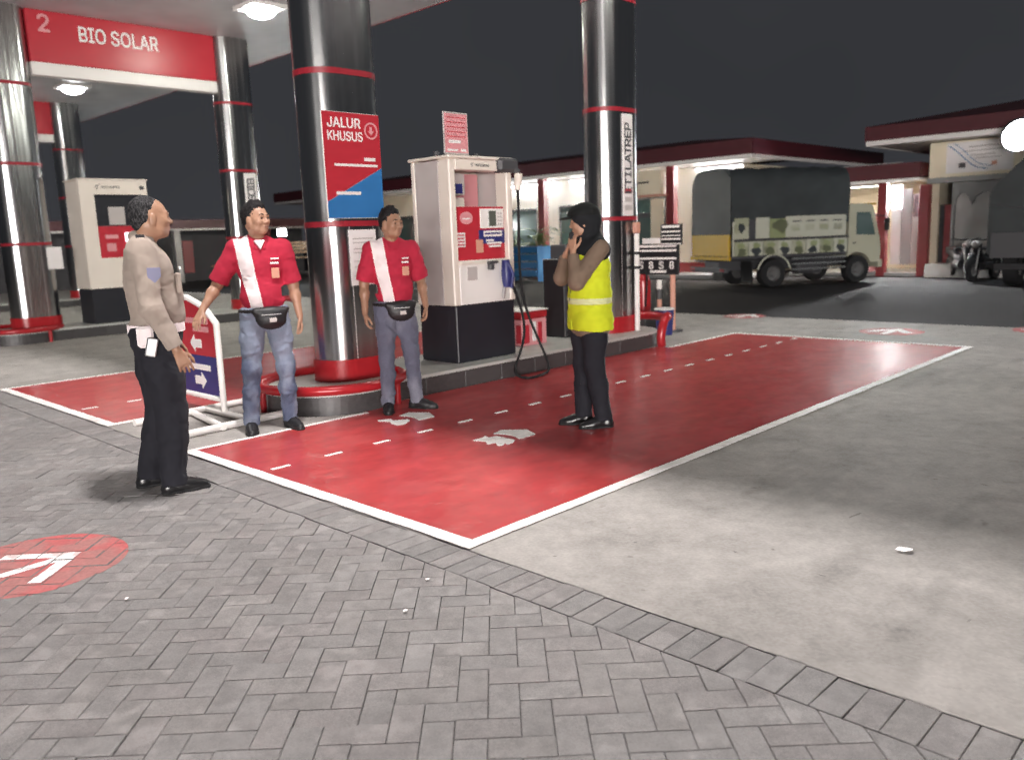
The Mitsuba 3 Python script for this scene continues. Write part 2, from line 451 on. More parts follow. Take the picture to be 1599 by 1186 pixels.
# painted round arrow on the block paving, lower left
ca = thing('painted_arrow_circle', 'faded red disc with a white arrow painted on the block paving, lower left', 'road marking')
disc = sg.Point(-1.42, 1.50).buffer(0.405, quad_segs=24)
arrow = sg.LineString([(-1.50, 1.715), (-1.262, 1.485), (-1.50, 1.25)]).buffer(0.031, cap_style='flat', join_style='mitre').union(sg.LineString([(-1.275, 1.485), (-1.80, 1.45)]).buffer(0.029, cap_style='flat'))
obj('red_disc', on_pavers(disc.difference(arrow.buffer(0.002)), 0.0006), 'mat_worn_red', ca)
obj('arrow', on_pavers(arrow, 0.0008), 'mat_worn_white', ca, label='white arrow pointing towards the fuel island')

# ---------------------------------------------------------------- painted lanes
def film(poly, z, h=0.003):
    return extrude(poly, h, z)

def rough_edge(poly, amp=0.006, step=0.05, seed=1):
    p = poly.segmentize(step)
    q = np.array(p.exterior.coords)[:-1]
    q3 = np.c_[q * 7, np.zeros(len(q))]
    q = q + amp * np.c_[meshkit.fbm(q3, 3, seed) - 0.5, meshkit.fbm(q3 + 50, 3, seed) - 0.5] * 2
    return sg.Polygon(q).buffer(0)

def lane(v0, v1, u1, label, dash_v, dash_n, group, seed):
    t = thing('painted_lane', label, 'painted lane', group)
    obj('red_field', film(rough_edge(sg.box(0.02, v0 + 0.02, u1 - 0.02, v1 - 0.01 + 0.17 * (v0 == 0)).difference(sg.box(-1, v1 - 0.01, 1.62, 9)).difference(sg.box(6.25, v1 - 0.01, 9, 9)), 0.004, 0.08, seed), 0.001), 'mat_red_floor', t)
    brk = ((0.0, v1 - 0.045, 1.62, v1), (6.25, v1 - 0.045, u1, v1)) if v0 == 0 else ((0.0, v1 - 0.045, u1, v1),)
    for a in ((0.0, v0, 0.085, v1), (0.0, v0, u1, v0 + 0.075), (u1 - 0.07, v0, u1, v1), *brk):
        pl = sg.box(*a)
        obj('border_line', film(rough_edge(pl, 0.006, 0.06, seed + 3), 0.0055 + 0.0006 * (a[3] - a[1] > 1)), 'mat_line', t)
    for k in range(dash_n):
        u = 0.15 + 0.415 * k
        obj('dash', film(rough_edge(sg.box(u, dash_v - 0.017, u + 0.135, dash_v + 0.017), 0.004, 0.03, seed + k), 0.005), 'mat_line', t)
    return t
ln = lane(0.0, 3.02, 7.92, 'long red painted lane with white edges beside the near fuel pump', 2.045, 19, 'red painted fuelling lanes', 11)
lane(4.42, 7.5, 7.92, 'red painted lane behind the men, left of the near fuel island', 5.43, 19, 'red painted fuelling lanes', 31)
del labels['painted_lane']['group'], labels['painted_lane_001']['group']
def icon(car, flag, label):
    t = thing('painted_icon', label, 'road marking', 'white car icons on the red lane')
    a = sg.Polygon(car).buffer(0.003, join_style='mitre')
    b = sg.Polygon(flag).buffer(0.003, join_style='mitre')
    obj('car_shape', film(a, 0.0055), 'mat_line', t)
    obj('flag_shape', film(b.difference(a.buffer(0.012)), 0.0055), 'mat_line', t)
icon([[1.47, 1.52], [1.55, 1.52], [1.61, 1.54], [1.59, 1.49], [1.66, 1.47], [1.66, 1.4], [1.65, 1.28], [1.58, 1.24], [1.53, 1.24], [1.56, 1.29], [1.5, 1.25], [1.47, 1.27], [1.52, 1.34], [1.48, 1.35], [1.45, 1.35], [1.5, 1.42]],
     [[1.7, 1.54], [1.82, 1.58], [1.94, 1.43], [1.87, 1.28], [1.7, 1.28], [1.74, 1.37], [1.74, 1.46]], 'white car icon painted on the red lane to the left of the woman')
icon([[1.48, 2.66], [1.57, 2.61], [1.54, 2.54], [1.65, 2.49], [1.62, 2.43], [1.52, 2.37], [1.46, 2.38], [1.47, 2.47], [1.51, 2.54], [1.46, 2.63]],
     [[1.7, 2.65], [1.82, 2.69], [1.92, 2.54], [1.84, 2.38], [1.68, 2.38], [1.73, 2.51]], 'white car icon painted at the shoes of the attendant by the pump')
# far painted arrows on the apron
for k, (c, r, lab) in enumerate([((8.95, 1.28), 0.40, 'far painted disc with white arrow, beyond the right end of the red lane'), ((10.0, 4.0), 0.34, 'far painted disc with white arrow, beyond the left end of the red lane'), ((9.9, -0.35), 0.42, 'far painted disc with white arrow, at the right edge of the picture')]):
    t = thing('painted_arrow_circle', lab, 'road marking')
    arr = affinity.translate(sg.LineString([(-0.10, 0.26), (0.24, 0.0), (-0.10, -0.26)]).buffer(0.06, cap_style='flat', join_style='mitre').union(sg.box(-0.3, -0.05, 0.2, 0.05)), *c)
    obj('red_disc', film(sg.Point(*c).buffer(r, quad_segs=14).difference(arr), 0.001), 'mat_worn_red', t)
    obj('arrow', film(arr, 0.002), 'mat_line', t)
# litter: small scraps seen on the concrete and the paving
rg = np.random.default_rng(8)
def scrap(u, v, s, z, lab, k):
    p = np.array([[math.cos(a), math.sin(a)] for a in np.linspace(0, 2 * np.pi, 7)[:-1]]) * s * (0.6 + 0.6 * rg.random((6, 1)))
    m = extrude(sg.Polygon(p).convex_hull, 0.002)
    vv = m.vertices.copy(); vv[:, 2] += 0.35 * np.abs(vv[:, 0]) + 0.004; m = tm(vv, m.faces)
    single('paper_scrap', moved(m, (u, v, z), k * 1.3), 'mat_white_print', lab, 'litter')
scrap(1.20, -1.55, 0.035, 0.002, 'small white scrap lying on the dim concrete at the right', 1)
scrap(-0.36, -0.12, 0.012, 0.002, 'tiny white scrap on the paving below the lane corner', 2)
scrap(-0.62, -0.29, 0.011, 0.004, 'tiny white scrap on the herringbone paving left of the border row', 3)
scrap(-1.30, 0.72, 0.010, 0.004, 'tiny white scrap on the paving right of the round arrow', 4)
# ================================================================ islands, canopy, columns
H_C, U0, U1 = 5.4, 0.5, 7.6          # canopy underside, its near and far edges
ISL = [3.75, 12.95, 22.15]
IS_NAMES = ['near', 'middle', 'far']
def island(v, name, lab):
    t = thing('fuel_island', lab, 'fuel island')
    w = 0.545
    NU, NV = 1.72, v - 0.10
    shape = sg.box(1.72, v - w, 6.1, v + w).union(sg.Point(NU, NV).buffer(0.60, quad_segs=16)).union(sg.Point(6.1, v).buffer(w, quad_segs=16))
    obj('kerb', extrude(shape, 0.165, 0.0), 'mat_kerb', t)
    obj('top_slab', extrude(shape.buffer(0.012), 0.03, 0.1655), 'mat_island_top', t)
    # granite facing on the side towards the lane
    n = 7
    for k in range(n):
        a = 2.45 + k * (6.0 - 2.45) / n
        obj('kerb_slab', box(a + 0.002, a + (6.0 - 2.45) / n - 0.002, v - w - 0.012, v - w + 0.01, 0.002, 0.163, 0.003), ('mat_kerb', 'mat_kerb_b')[k % 2], t)
    # red steel ring round the near nose
    ring = trimesh.creation.torus(0.645, 0.042, major_sections=56, minor_sections=10)
    ring.apply_translation([NU, NV, 0.225])
    obj('nose_ring', ring, 'mat_red_gloss', t, smooth=True)
    rim = extrude(sg.Point(NU, NV).buffer(0.64, quad_segs=20).difference(sg.Point(NU, NV).buffer(0.575, quad_segs=20)), 0.03, 0.197)
    obj('nose_rim', rim, 'mat_red_gloss', t)
    for a in (120, 165, 300):
        x, y = NU + 0.635 * math.cos(math.radians(a)), NV + 0.635 * math.sin(math.radians(a))
        obj('ring_post', tube([[x, y, 0.0], [x, y, 0.20]], 0.028, 8), 'mat_red_gloss', t, smooth=50)
    # red bar guard at the far end
    pts = [[6.32, v - 0.60, 0.0], [6.32, v - 0.60, 0.22], [6.36, v - 0.60, 0.30], [6.8, v - 0.35, 0.31], [6.95, v, 0.31], [6.8, v + 0.35, 0.31], [6.36, v + 0.60, 0.30], [6.32, v + 0.60, 0.22], [6.32, v + 0.60, 0.0]]
    obj('end_guard', tube(smooth_path(pts, 40), 0.055, 10), 'mat_red_gloss', t, smooth=True)
    return t
for v, lab in zip(ISL, ('raised grey fuel island carrying the white and black pump, red ring at its nose', 'second fuel island at the left, behind the policeman', 'farthest fuel island, dark behind the second one')):
    island(v, '', lab)

def column(u, v, lab, poster=None):
    t = thing('steel_column', lab, 'column', None)
    def wavy(seed):
        # hand-fitted sheet: the outline swells and dips by a millimetre or two, which breaks reflections into streaks
        p = np.array(stadium(0.76, 0.50, 60).exterior.segmentize(0.012).coords)[:-1]
        s_ = np.concatenate([[0], np.cumsum(np.linalg.norm(np.diff(p, axis=0), axis=1))]); per = s_[-1]
        r = np.random.default_rng(seed); w = np.zeros(len(p))
        for kf, am in ((7, 0.0011), (12, 0.0009), (19, 0.0006), (29, 0.00035)):
            w += am * np.sin(2 * np.pi * kf * s_ / per + r.uniform(0, 6.28))
        c = np.clip(p, [-0.13, 0], [0.13, 0]); d = (p - c) / np.linalg.norm(p - c, axis=1, keepdims=True)
        return affinity.translate(sg.Polygon(p + d * w[:, None]), u, v)
    st = lambda d: affinity.translate(stadium(0.76 + d, 0.50 + d, 20), u, v)
    z0 = 0.196
    for a, b in ((z0 + 0.20, 1.585), (1.635, 2.885), (2.935, 4.16), (4.21, H_C)):
        m = extrude(wavy(int(u * 10) + 100 * int(v) + int(a * 7)), b - a, a)
        obj('steel_sheet', m, 'mat_steel', t, smooth=40)
    for zc in (1.61, 2.91, 4.185):
        obj('red_band', extrude(st(0.012), 0.05, zc - 0.025), 'mat_red_band', t, smooth=40)
    obj('base_collar', extrude(st(0.03), 0.20, z0), 'mat_red_gloss', t, smooth=40)
    # the seams of the sheets
    for s in (-1, 1):
        obj('seam', box(u + s * 0.128, u + s * 0.132, v - 0.2515, v - 0.2485, z0 + 0.2, 1.585, 0), 'mat_grey_metal', t)
    return t
COLS = [(2.05, 0, 'shiny steel column with the red and blue poster, left of the pump'), (6.1, 0, 'shiny steel column behind the woman in the yellow vest'),
        (2.05, 1, 'shiny steel column at the left edge of the picture'), (6.05, 1, 'shiny steel column behind the left attendant, right of the red sign'),
        (2.05, 2, 'far steel column hidden beyond the left edge'), (6.05, 2, 'distant steel column left of the second pump, under the far red sign')]
for u, i, lab in COLS:
    if (u, i) != (2.05, 2):
        column(u, ISL[i], lab)

# canopy: soffit, fascia, roof
cn = thing('canopy', 'grey flat canopy over the fuel islands with red edge', 'canopy')
VA, VB = -6.0, 27.0
obj('soffit', box(U0, U1, VA, VB, H_C, H_C + 0.05, 0.0), 'mat_soffit', cn)
obj('roof_slab', box(U0 + 0.03, U1 - 0.03, VA + 0.03, VB - 0.03, H_C + 0.052, H_C + 0.5, 0.0), 'mat_grey_dark', cn)
for a in ((U0 - 0.03, U0 - 0.001, VA, VB), (U1 + 0.001, U1 + 0.03, VA, VB)):
    obj('fascia', box(a[0], a[1], a[2], a[3], H_C - 0.004, H_C + 0.55, 0.004), 'mat_red_sign', cn)

# ceiling lamps of the canopy
for k, v in enumerate((1.5, 5.95, 10.45, 14.9, 19.3)):
    t = thing('ceiling_lamp', ['square lamp in the canopy over the near lane', 'square lamp in the canopy over the lane behind the men', 'glaring white lamp in the canopy, top left of the picture', 'lamp in the canopy beyond the middle island', 'small far canopy lamp seen under the red sign'][k], 'lamp', None)
    u = 5.35
    fr = sg.box(u - 0.33, v - 0.33, u + 0.33, v + 0.33).difference(sg.box(u - 0.27, v - 0.27, u + 0.27, v + 0.27))
    obj('lamp_frame', extrude(fr, 0.06, H_C - 0.06), 'mat_white_paint', t)
    lens = trimesh.creation.revolve(np.array([[0.265 * math.sin(a), -0.15 * math.cos(a)] for a in np.linspace(0, math.pi / 2, 9)]), sections=28)
    lens.apply_translation([u, v, H_C - 0.055])
    if (lens.face_normals[:, 2] * lens.area_faces).sum() > 0:
        lens.invert()
    obj('lamp_lens', lens, 'mat_off', t, smooth=True, emitter=emit(C_CEIL, L_CEIL, (3.0, 2.0, 2.0, 1.0, 0.5)[k]))

# floodlight bars on brackets above the canopy's two edges (outside the frame): they light the apron in front of and behind the canopy, whose edge shades the middle
def bar_lamp(u, v, z, s, power, lab, w=0.15, ln_=1.2, wt=3.0):
    t = thing('floodlight_bar', lab, 'floodlight')
    obj('housing', box(u - 0.09, u + 0.09, v - ln_ / 2 - 0.05, v + ln_ / 2 + 0.05, z + 0.004, z + 0.10, 0.01), 'mat_grey_dark', t)
    for e in (-1, 1):
        obj('bracket', tube([[u, v + e * ln_ * 0.4, z + 0.08], [u + s * 0.35, v + e * ln_ * 0.4, z + 0.30], [u + s * 0.55, v + e * ln_ * 0.4, z + 0.28], [u + s * 0.55, v + e * ln_ * 0.4, H_C + 0.5]], 0.02, 8), 'mat_grey_dark', t)
    m = tm([[u - w / 2, v - ln_ / 2, z], [u + w / 2, v - ln_ / 2, z], [u + w / 2, v + ln_ / 2, z], [u - w / 2, v + ln_ / 2, z]], [[0, 2, 1], [0, 3, 2]])
    obj('lamp_strip', m, 'mat_off', t, emitter=emit(C_NEAR, power, wt))
Z_BAR = 6.5
sl = (1.36 - (U0 - 0.03)) / (H_C)
bar_lamp(U0 - 0.03 - sl * (Z_BAR - H_C), 0.75, Z_BAR, 1, L_NEAR, 'floodlight bar on brackets above the near canopy edge, over the red lane', wt=8.0)
bar_lamp(U0 - 0.03 - sl * (Z_BAR - H_C), 8.3, Z_BAR, 1, L_NEAR * 0.35, 'floodlight bar on brackets above the near canopy edge, farther left')
sl = ((U1 + 0.03) - 6.08) / H_C
bar_lamp(U1 + 0.03 + sl * (Z_BAR - H_C), 1.2, Z_BAR, -1, L_FAR, 'floodlight bar on brackets above the far canopy edge, over the end of the red lane')
bar_lamp(U1 + 0.03 + sl * (Z_BAR - H_C), 9.5, Z_BAR, -1, L_FAR, 'floodlight bar on brackets above the far canopy edge, farther left')

# hanging signs between the columns
NEG_V = dict(xdir=(1, 0, 0), up=(0, 0, 1))      # a face towards the lane (-v)
def hang_sign(v, lab, words=True):
    t = thing('hanging_sign', lab, 'sign')
    a, b, zb, zt = 2.44, 5.68, 4.36, H_C - 0.003
    obj('sign_board', box(a, b, v - 0.09, v + 0.09, zb + 0.215, zt, 0.006), 'mat_red_sign', t)
    obj('white_edge', box(a, b, v - 0.095, v + 0.095, zb, zb + 0.21, 0.008), 'mat_white_paint', t)
    if words:
        obj('lettering', place(text('BIO SOLAR', 0.235, 0.006, width=1.36), (3.92, v - 0.091, 5.10), **NEG_V), 'mat_white_print', t, label='white words reading BIO SOLAR')
        obj('number', place(text('2', 0.27, 0.006), (2.70, v - 0.091, 5.20), **NEG_V), 'mat_pink_print', t, label='pale figure 2')
    return t
hang_sign(12.9, 'wide red hanging sign with white words BIO SOLAR, top left')
hang_sign(22.1, 'far red hanging sign at the left, mostly hidden by steel columns', words=False)

# ---------------------------------------------------------------- poster, notices and strips on the columns
def bars(t, name, x0, x1, z_list, v, h, mat, rag=0.0, seed=0, d=0.004):
    r = np.random.default_rng(seed)
    for z in z_list:
        e = x1 - rag * r.random() * (x1 - x0)
        obj(name, box(x0, e, v - d, v, z, z + h, 0.0), mat, t)
po = thing('poster_board', 'red and blue poster board with words JALUR KHUSUS on the near steel column', 'poster')
pv, pa, pb, pz0, pz1 = 3.485, 1.70, 2.31, 1.655, 2.565
zc = lambda u: 1.80 + (u - pa) / (pb - pa) * 0.30       # slanting edge between red and blue
obj('board', box(pa, pb, pv, pv + 0.018, pz0, pz1, 0.003), 'mat_white_paint', po)
red = extrude(sg.Polygon([(pa + 0.004, zc(pa)), (pb - 0.004, zc(pb)), (pb - 0.004, pz1 - 0.004), (pa + 0.004, pz1 - 0.004)]), 0.002)
blue = extrude(sg.Polygon([(pa + 0.004, pz0 + 0.004), (pb - 0.004, pz0 + 0.004), (pb - 0.004, zc(pb) - 0.002), (pa + 0.004, zc(pa) - 0.002)]), 0.002)
up = lambda m, v: place(m, (0, v, 0), **NEG_V)
obj('red_panel', up(red, pv - 0.0005), 'mat_red_sign', po)
obj('blue_panel', up(blue, pv - 0.0005), 'mat_blue_sign', po)
obj('lettering', place(text('JALUR', 0.082, 0.004, width=0.35), (1.925, pv - 0.002, 2.475), **NEG_V), 'mat_white_print', po, label='white word JALUR')
obj('lettering', place(text('KHUSUS', 0.078, 0.004, width=0.37), (1.932, pv - 0.002, 2.362), **NEG_V), 'mat_white_print', po, label='white word KHUSUS')
rg2 = sg.Point(0, 0).buffer(0.074, quad_segs=20).difference(sg.Point(0, 0).buffer(0.058, quad_segs=20))
drop = sg.Polygon([(0, -0.040), (-0.034, 0.0), (-0.013, 0.0), (-0.013, 0.036), (0.013, 0.036), (0.013, 0.0), (0.034, 0.0)])
obj('emblem', place(cat(extrude(rg2, 0.004), extrude(drop, 0.004)), (2.212, pv - 0.002, 2.42), **NEG_V), 'mat_pink_print', po, label='round emblem with a downward arrow')
bars(po, 'small_print', 2.12, 2.24, [2.155], pv - 0.002, 0.030, 'mat_white_print')
bars(po, 'small_print', 1.80, 2.26, [2.105], pv - 0.002, 0.022, 'mat_white_print')
bars(po, 'small_print', 1.80, 2.06, [1.86], pv - 0.002, 0.028, 'mat_white_print')
no = thing('paper_notice', 'white printed notice taped to the near column behind the right attendant', 'notice')
obj('sheet', box(1.90, 2.20, 3.490, 3.4945, 1.06, 1.555, 0.001), 'mat_white_print', no)
bars(no, 'printed_line', 1.94, 2.17, [1.47, 1.435, 1.38, 1.345, 1.27, 1.22, 1.14], 3.489, 0.011, 'mat_grey_metal', 0.3, 3, 0.002)
n2 = single('paper_notice', box(2.26, 2.50, 12.69, 12.697, 1.18, 1.55, 0.001), 'mat_white_print', 'blank pale notice on the steel column at the left edge', 'notice')
def letter_strip(u, v, z0, z1, w, word, lab):
    t = thing('letter_strip', lab, 'sign')
    obj('plate', box(u - w / 2, u + w / 2, v, v + 0.012, z0, z1, 0.002), 'mat_white_print', t)
    n = len(word); step = (z1 - z0) * 0.70 / n
    for k, ch in enumerate(word):
        m = text(ch, w * 0.62, 0.003)
        m.apply_transform(trimesh.transformations.rotation_matrix(math.pi / 2, [0, 0, 1]))
        obj('letter', place(m, (u, v - 0.0005, z1 - 0.10 - step * (k + 0.5)), **NEG_V), 'mat_grey_dark', t)
    for k in range(3):
        obj('red_mark' if k == 0 else 'small_box', box(u - w * 0.36, u + w * 0.36, v - 0.003, v, z0 + 0.27 - 0.10 * k, z0 + 0.33 - 0.10 * k, 0.0), 'mat_red_sign' if k == 0 else 'mat_grey_metal', t)
letter_strip(6.10, 3.484, 1.64, 2.86, 0.205, 'PERTALITE', 'white strip with upright black letters on the column behind the woman')
letter_strip(6.13, 12.68, 1.64, 2.86, 0.26, 'BIOSOLAR', 'white strip with upright black letters on the column behind the left attendant')
letter_strip(6.13, 21.88, 1.64, 2.86, 0.26, 'SOLAR', 'white strip with letters on the distant column left of the second pump')
# ================================================================ fuel pumps
def emblem(s):
    a = sg.Polygon([(-0.5, -0.1), (-0.1, 0.4), (0.1, 0.4), (-0.3, -0.1)])
    b = sg.Polygon([(-0.05, 0.1), (0.35, 0.5), (0.55, 0.5), (0.15, 0.1)])
    c = sg.Polygon([(-0.2, -0.5), (0.0, -0.1), (0.2, -0.1), (0.0, -0.5)])
    return cat(*[extrude(affinity.scale(x, s, s, origin=(0, 0)), 0.003) for x in (a, b, c)])

def nozzle(x, y, z):
    """A fuel nozzle hanging spout-down on a hook, plus its grip."""
    body = trimesh.util.concatenate([tube([[x, y, z + 0.13], [x, y - 0.01, z - 0.02], [x, y - 0.005, z - 0.15]], [0.040, 0.058, 0.040], 12), tube([[x, y - 0.03, z + 0.10], [x + 0.035, y - 0.07, z - 0.02], [x + 0.02, y - 0.05, z - 0.16]], 0.018, 8)])
    return body

def pump(u0, u1, v0, v1, z0, zs, zt, lab, big=True):
    t = thing('fuel_pump', lab, 'fuel pump')
    um = (u0 + u1) / 2; d = 0.003
    obj('skirt', box(u0 + 0.015, u1 - 0.015, v0 + 0.01, v1 - 0.01, z0, zs, 0.01), 'mat_dark_skirt', t)
    # outer casing built as frame posts, rails and side sheets round an open display bay
    zb0, zb1 = zs + (zt - zs) * 0.31, zt - (zt - zs) * 0.075
    pw = 0.075
    obj('side_sheet', box(u0, u0 + 0.02, v0 + 0.17, v1 - 0.06, zs + 0.003, zt - 0.01, 0.004), 'mat_grey_metal', t)
    obj('side_sheet', box(u1 - 0.02, u1, v0 + 0.17, v1 - 0.06, zs + 0.003, zt - 0.01, 0.004), 'mat_grey_metal', t)
    for a, b in ((u0, u0 + pw), (u1 - pw, u1)):
        obj('corner_post', box(a - 0.004, b + 0.004, v0, v0 + 0.172, zs + 0.004, zt, 0.012), 'mat_cream_metal', t)
        obj('corner_post', box(a - 0.004, b + 0.004, v1 - 0.065, v1, zs + 0.004, zt, 0.012), 'mat_cream_metal', t)
    obj('header', box(u0 + pw + 0.005, u1 - pw - 0.005, v0 - 0.004, v0 + 0.16, zb1, zt - 0.002, 0.008), 'mat_cream_metal', t)
    obj('lower_panel', box(u0 + pw + 0.005, u1 - pw - 0.005, v0 + 0.004, v0 + 0.16, zs + 0.005, zb0, 0.006), 'mat_white_paint', t)
    obj('panel_lip', box(u0 + pw + 0.005, u1 - pw - 0.005, v0 - 0.012, v0 + 0.1, zb0 - 0.045, zb0 - 0.005, 0.006), 'mat_cream_metal', t)
    obj('top_cover', box(u0 - 0.02, u1 + 0.02, v0 - 0.02, v1 + 0.02, zt + 0.001, zt + 0.03, 0.008), 'mat_cream_metal', t)
    obj('back_panel', box(u0 + 0.02, u1 - 0.02, v1 - 0.06, v1 - 0.045, zs + 0.005, zt - 0.005, 0.0), 'mat_cream_metal', t)
    obj('bay_floor', box(u0 + 0.02, u1 - 0.02, v0 + 0.16, v1 - 0.07, zb0 - 0.04, zb0 - 0.002, 0.0), 'mat_grey_dark', t)
    hb = zb1 - zb0
    zm = zb0 + hb * 0.60
    obj('red_display_panel', box(u0 + pw + 0.005, u1 - pw - 0.005, v0 + 0.055, v0 + 0.075, zb0, zm, 0.004), 'mat_red_sign', t)
    if big:
        x = lambda f: u0 + pw + f * (u1 - u0 - 2 * pw)
        zf = lambda f: zb0 + f * (zm - zb0)
        fv = v0 + 0.0545
        obj('lit_inner_box', box(x(0.01), x(0.42), v0 + 0.20, v0 + 0.42, zm - 0.05, zm + 0.10, 0.01), 'mat_cream_metal', t)
        obj('meter_box', box(x(0.02), x(0.36), v0 + 0.14, v0 + 0.30, zm + 0.12, zb1 - 0.02, 0.01), 'mat_grey_metal', t)
        obj('meter_face', box(x(0.04), x(0.30), v0 + 0.132, v0 + 0.141, zm + 0.135, zm + 0.23, 0.004), 'mat_navy', t)
        obj('red_backboard', box(x(0.0), x(1.0), v0 + 0.44, v0 + 0.45, zm - 0.05, zb1, 0.0), 'mat_pink_print', t)
        obj('keypad', box(x(0.50), x(0.97), fv - 0.012, fv, zf(0.59), zf(0.965), 0.004), 'mat_white_paint', t)
        obj('keypad_screen', box(x(0.66), x(0.81), fv - 0.016, fv - 0.011, zf(0.63), zf(0.92), 0.003), 'mat_screen', t)
        for k in range(8):
            obj('keypad_button', box(x(0.84 + 0.055 * (k % 2)), x(0.84 + 0.055 * (k % 2)) + 0.025, fv - 0.016, fv - 0.011, zf(0.65 + 0.07 * (k // 2)), zf(0.65 + 0.07 * (k // 2)) + 0.016, 0.002), 'mat_grey_metal', t)
        ov = affinity.scale(sg.Point(0, 0).buffer(1, quad_segs=14), 0.088, 0.062, origin=(0, 0))
        obj('oval_badge', place(extrude(ov, 0.004), (x(0.24), fv, zf(0.79)), **NEG_V), 'mat_pink_print', t)
        obj('badge_line', box(x(0.17), x(0.31), fv - 0.007, fv - 0.003, zf(0.765), zf(0.79), 0.0), 'mat_white_print', t)
        obj('blue_card', box(x(0.47), x(0.985), fv - 0.005, fv, zf(0.30), zf(0.56), 0.001), 'mat_navy', t)
        obj('grade_label', box(x(0.56), x(0.93), fv - 0.008, fv - 0.0045, zf(0.43), zf(0.545), 0.0), 'mat_white_print', t)
        for k, (a, b) in enumerate(((0.58, 0.90), (0.60, 0.76), (0.62, 0.92), (0.66, 0.90))):
            zz = (0.475, 0.34, 0.285, 0.225)[k]
            obj('printed_line', box(x(a), x(b), fv - 0.011 + 0.003 * (k > 0), fv - 0.0045, zf(zz), zf(zz + (0.03 if k == 0 else 0.04)), 0.0), 'mat_navy' if k == 0 else 'mat_white_print', t)
        obj('white_card', box(x(0.03), x(0.20), fv - 0.005, fv, zf(0.25), zf(0.52), 0.001), 'mat_white_print', t)
        for k in range(4):
            obj('printed_line', box(x(0.045), x(0.18), fv - 0.0075, fv - 0.0045, zf(0.28 + 0.06 * k), zf(0.305 + 0.06 * k), 0.0), 'mat_red_sign', t)
        obj('orange_card', box(x(0.40), x(0.54), fv - 0.009, fv - 0.0052, zf(0.13), zf(0.38), 0.001), 'mat_orange', t)
        obj('logo', place(emblem(0.045), (um - 0.13, v0 - 0.004, zt - 0.055), **NEG_V), 'mat_grey_dark', t)
        obj('lettering', place(text('PERTAMINA', 0.024, 0.002), (um + 0.01, v0 - 0.004, zt - 0.058), **NEG_V), 'mat_grey_dark', t, label='small grey maker word on the header')
        obj('slot_cover', box(x(0.15), x(0.34), v0 - 0.002, v0 + 0.006, zs + 0.245, zs + 0.38, 0.004), 'mat_grey_metal', t)
        obj('nozzle_hook', cat(box(x(0.52), x(0.70), v0 - 0.05, v0 + 0.01, zs + 0.40, zs + 0.43, 0.005), box(x(0.53), x(0.62), v0 - 0.055, v0 + 0.0, zs + 0.34, zs + 0.40, 0.01)), 'mat_grey_dark', t)
        nz = obj('nozzle', nozzle(x(0.83), v0 - 0.06, zs + 0.30), 'mat_navy', t, smooth=50, label='dark blue fuel nozzle hanging on the right')
        obj('spout', tube([[x(0.81), v0 - 0.045, zs + 0.15], [x(0.80), v0 - 0.03, zs + 0.03]], [0.02, 0.015], 10), 'mat_aluminium', t, smooth=50)
        # hose: out of the top right corner, down the side, in a loop to the lane and back up to the nozzle
        hx = u1 + 0.035
        obj('hose_holder', cat(box(u1 - 0.22, u1 + 0.07, v0 - 0.06, v0 + 0.09, zt - 0.12, zt + 0.025, 0.03), tube([[u1 - 0.01, v0 - 0.02, zt - 0.06], [u1 + 0.05, v0 - 0.05, zt - 0.12]], 0.035, 10)), 'mat_grey_dark', t)
        obj('hose_sleeve', tube([[hx + 0.02, v0 - 0.05, zt - 0.13], [hx, v0 - 0.045, zt - 0.30]], [0.045, 0.036], 12), 'mat_cream_metal', t, smooth=50)
        path = [[hx, v0 - 0.045, zt - 0.25], [hx - 0.005, v0 - 0.05, zt - 0.7], [hx + 0.02, v0 - 0.09, 0.70], [hx + 0.11, v0 - 0.20, 0.30], [hx + 0.06, v0 - 0.36, 0.06], [hx - 0.15, v0 - 0.46, 0.025], [hx - 0.40, v0 - 0.44, 0.022], [hx - 0.40, v0 - 0.33, 0.04], [hx - 0.22, v0 - 0.22, 0.26], [hx - 0.06, v0 - 0.12, 0.60], [x(0.90), v0 - 0.09, zs + 0.20], [x(0.845), v0 - 0.075, zs + 0.43]]
        obj('hose', tube(smooth_path(path, 90), 0.0135, 10), 'mat_rubber', t, smooth=True)
        for k, f in enumerate((0.12, 0.75)):
            obj('roof_fitting', tube([[u0 + f * (u1 - u0), (v0 + v1) / 2, zt + 0.03], [u0 + f * (u1 - u0), (v0 + v1) / 2, zt + 0.09]], 0.03, 10), 'mat_grey_dark', t)
    return t, zb0, zb1
Z_I = 0.196
pump(3.06, 3.93, 3.40, 3.985, Z_I, 0.775, 2.215, 'tall white and cream fuel pump with black skirt and red display, centre')
sg_ = thing('pump_sign', 'small red notice board standing on top of the white fuel pump', 'sign')
obj('board', box(3.075, 3.40, 3.47, 3.482, 2.26, 2.66, 0.003), 'mat_grey_metal', sg_)
obj('red_sheet', box(3.088, 3.387, 3.466, 3.4695, 2.275, 2.645, 0.001), 'mat_pink_print', sg_)
for k in range(5):
    obj('printed_line', box(3.115, 3.36, 3.4635, 3.4662, 2.605 - 0.045 * k, 2.612 - 0.045 * k, 0.0), 'mat_red_sign', sg_)
for k, (a, b, z, h) in enumerate(((3.13, 3.29, 2.365, 0.03), (3.11, 3.25, 2.29, 0.018), (3.29, 3.36, 2.288, 0.024))):
    obj('white_words', box(a, b, 3.4635, 3.4662, z, z + h, 0.0), 'mat_white_print', sg_)
for u in (3.12, 3.35):
    obj('foot', box(u - 0.012, u + 0.012, 3.471, 3.495, 2.245, 2.30, 0.0), 'mat_grey_metal', sg_)

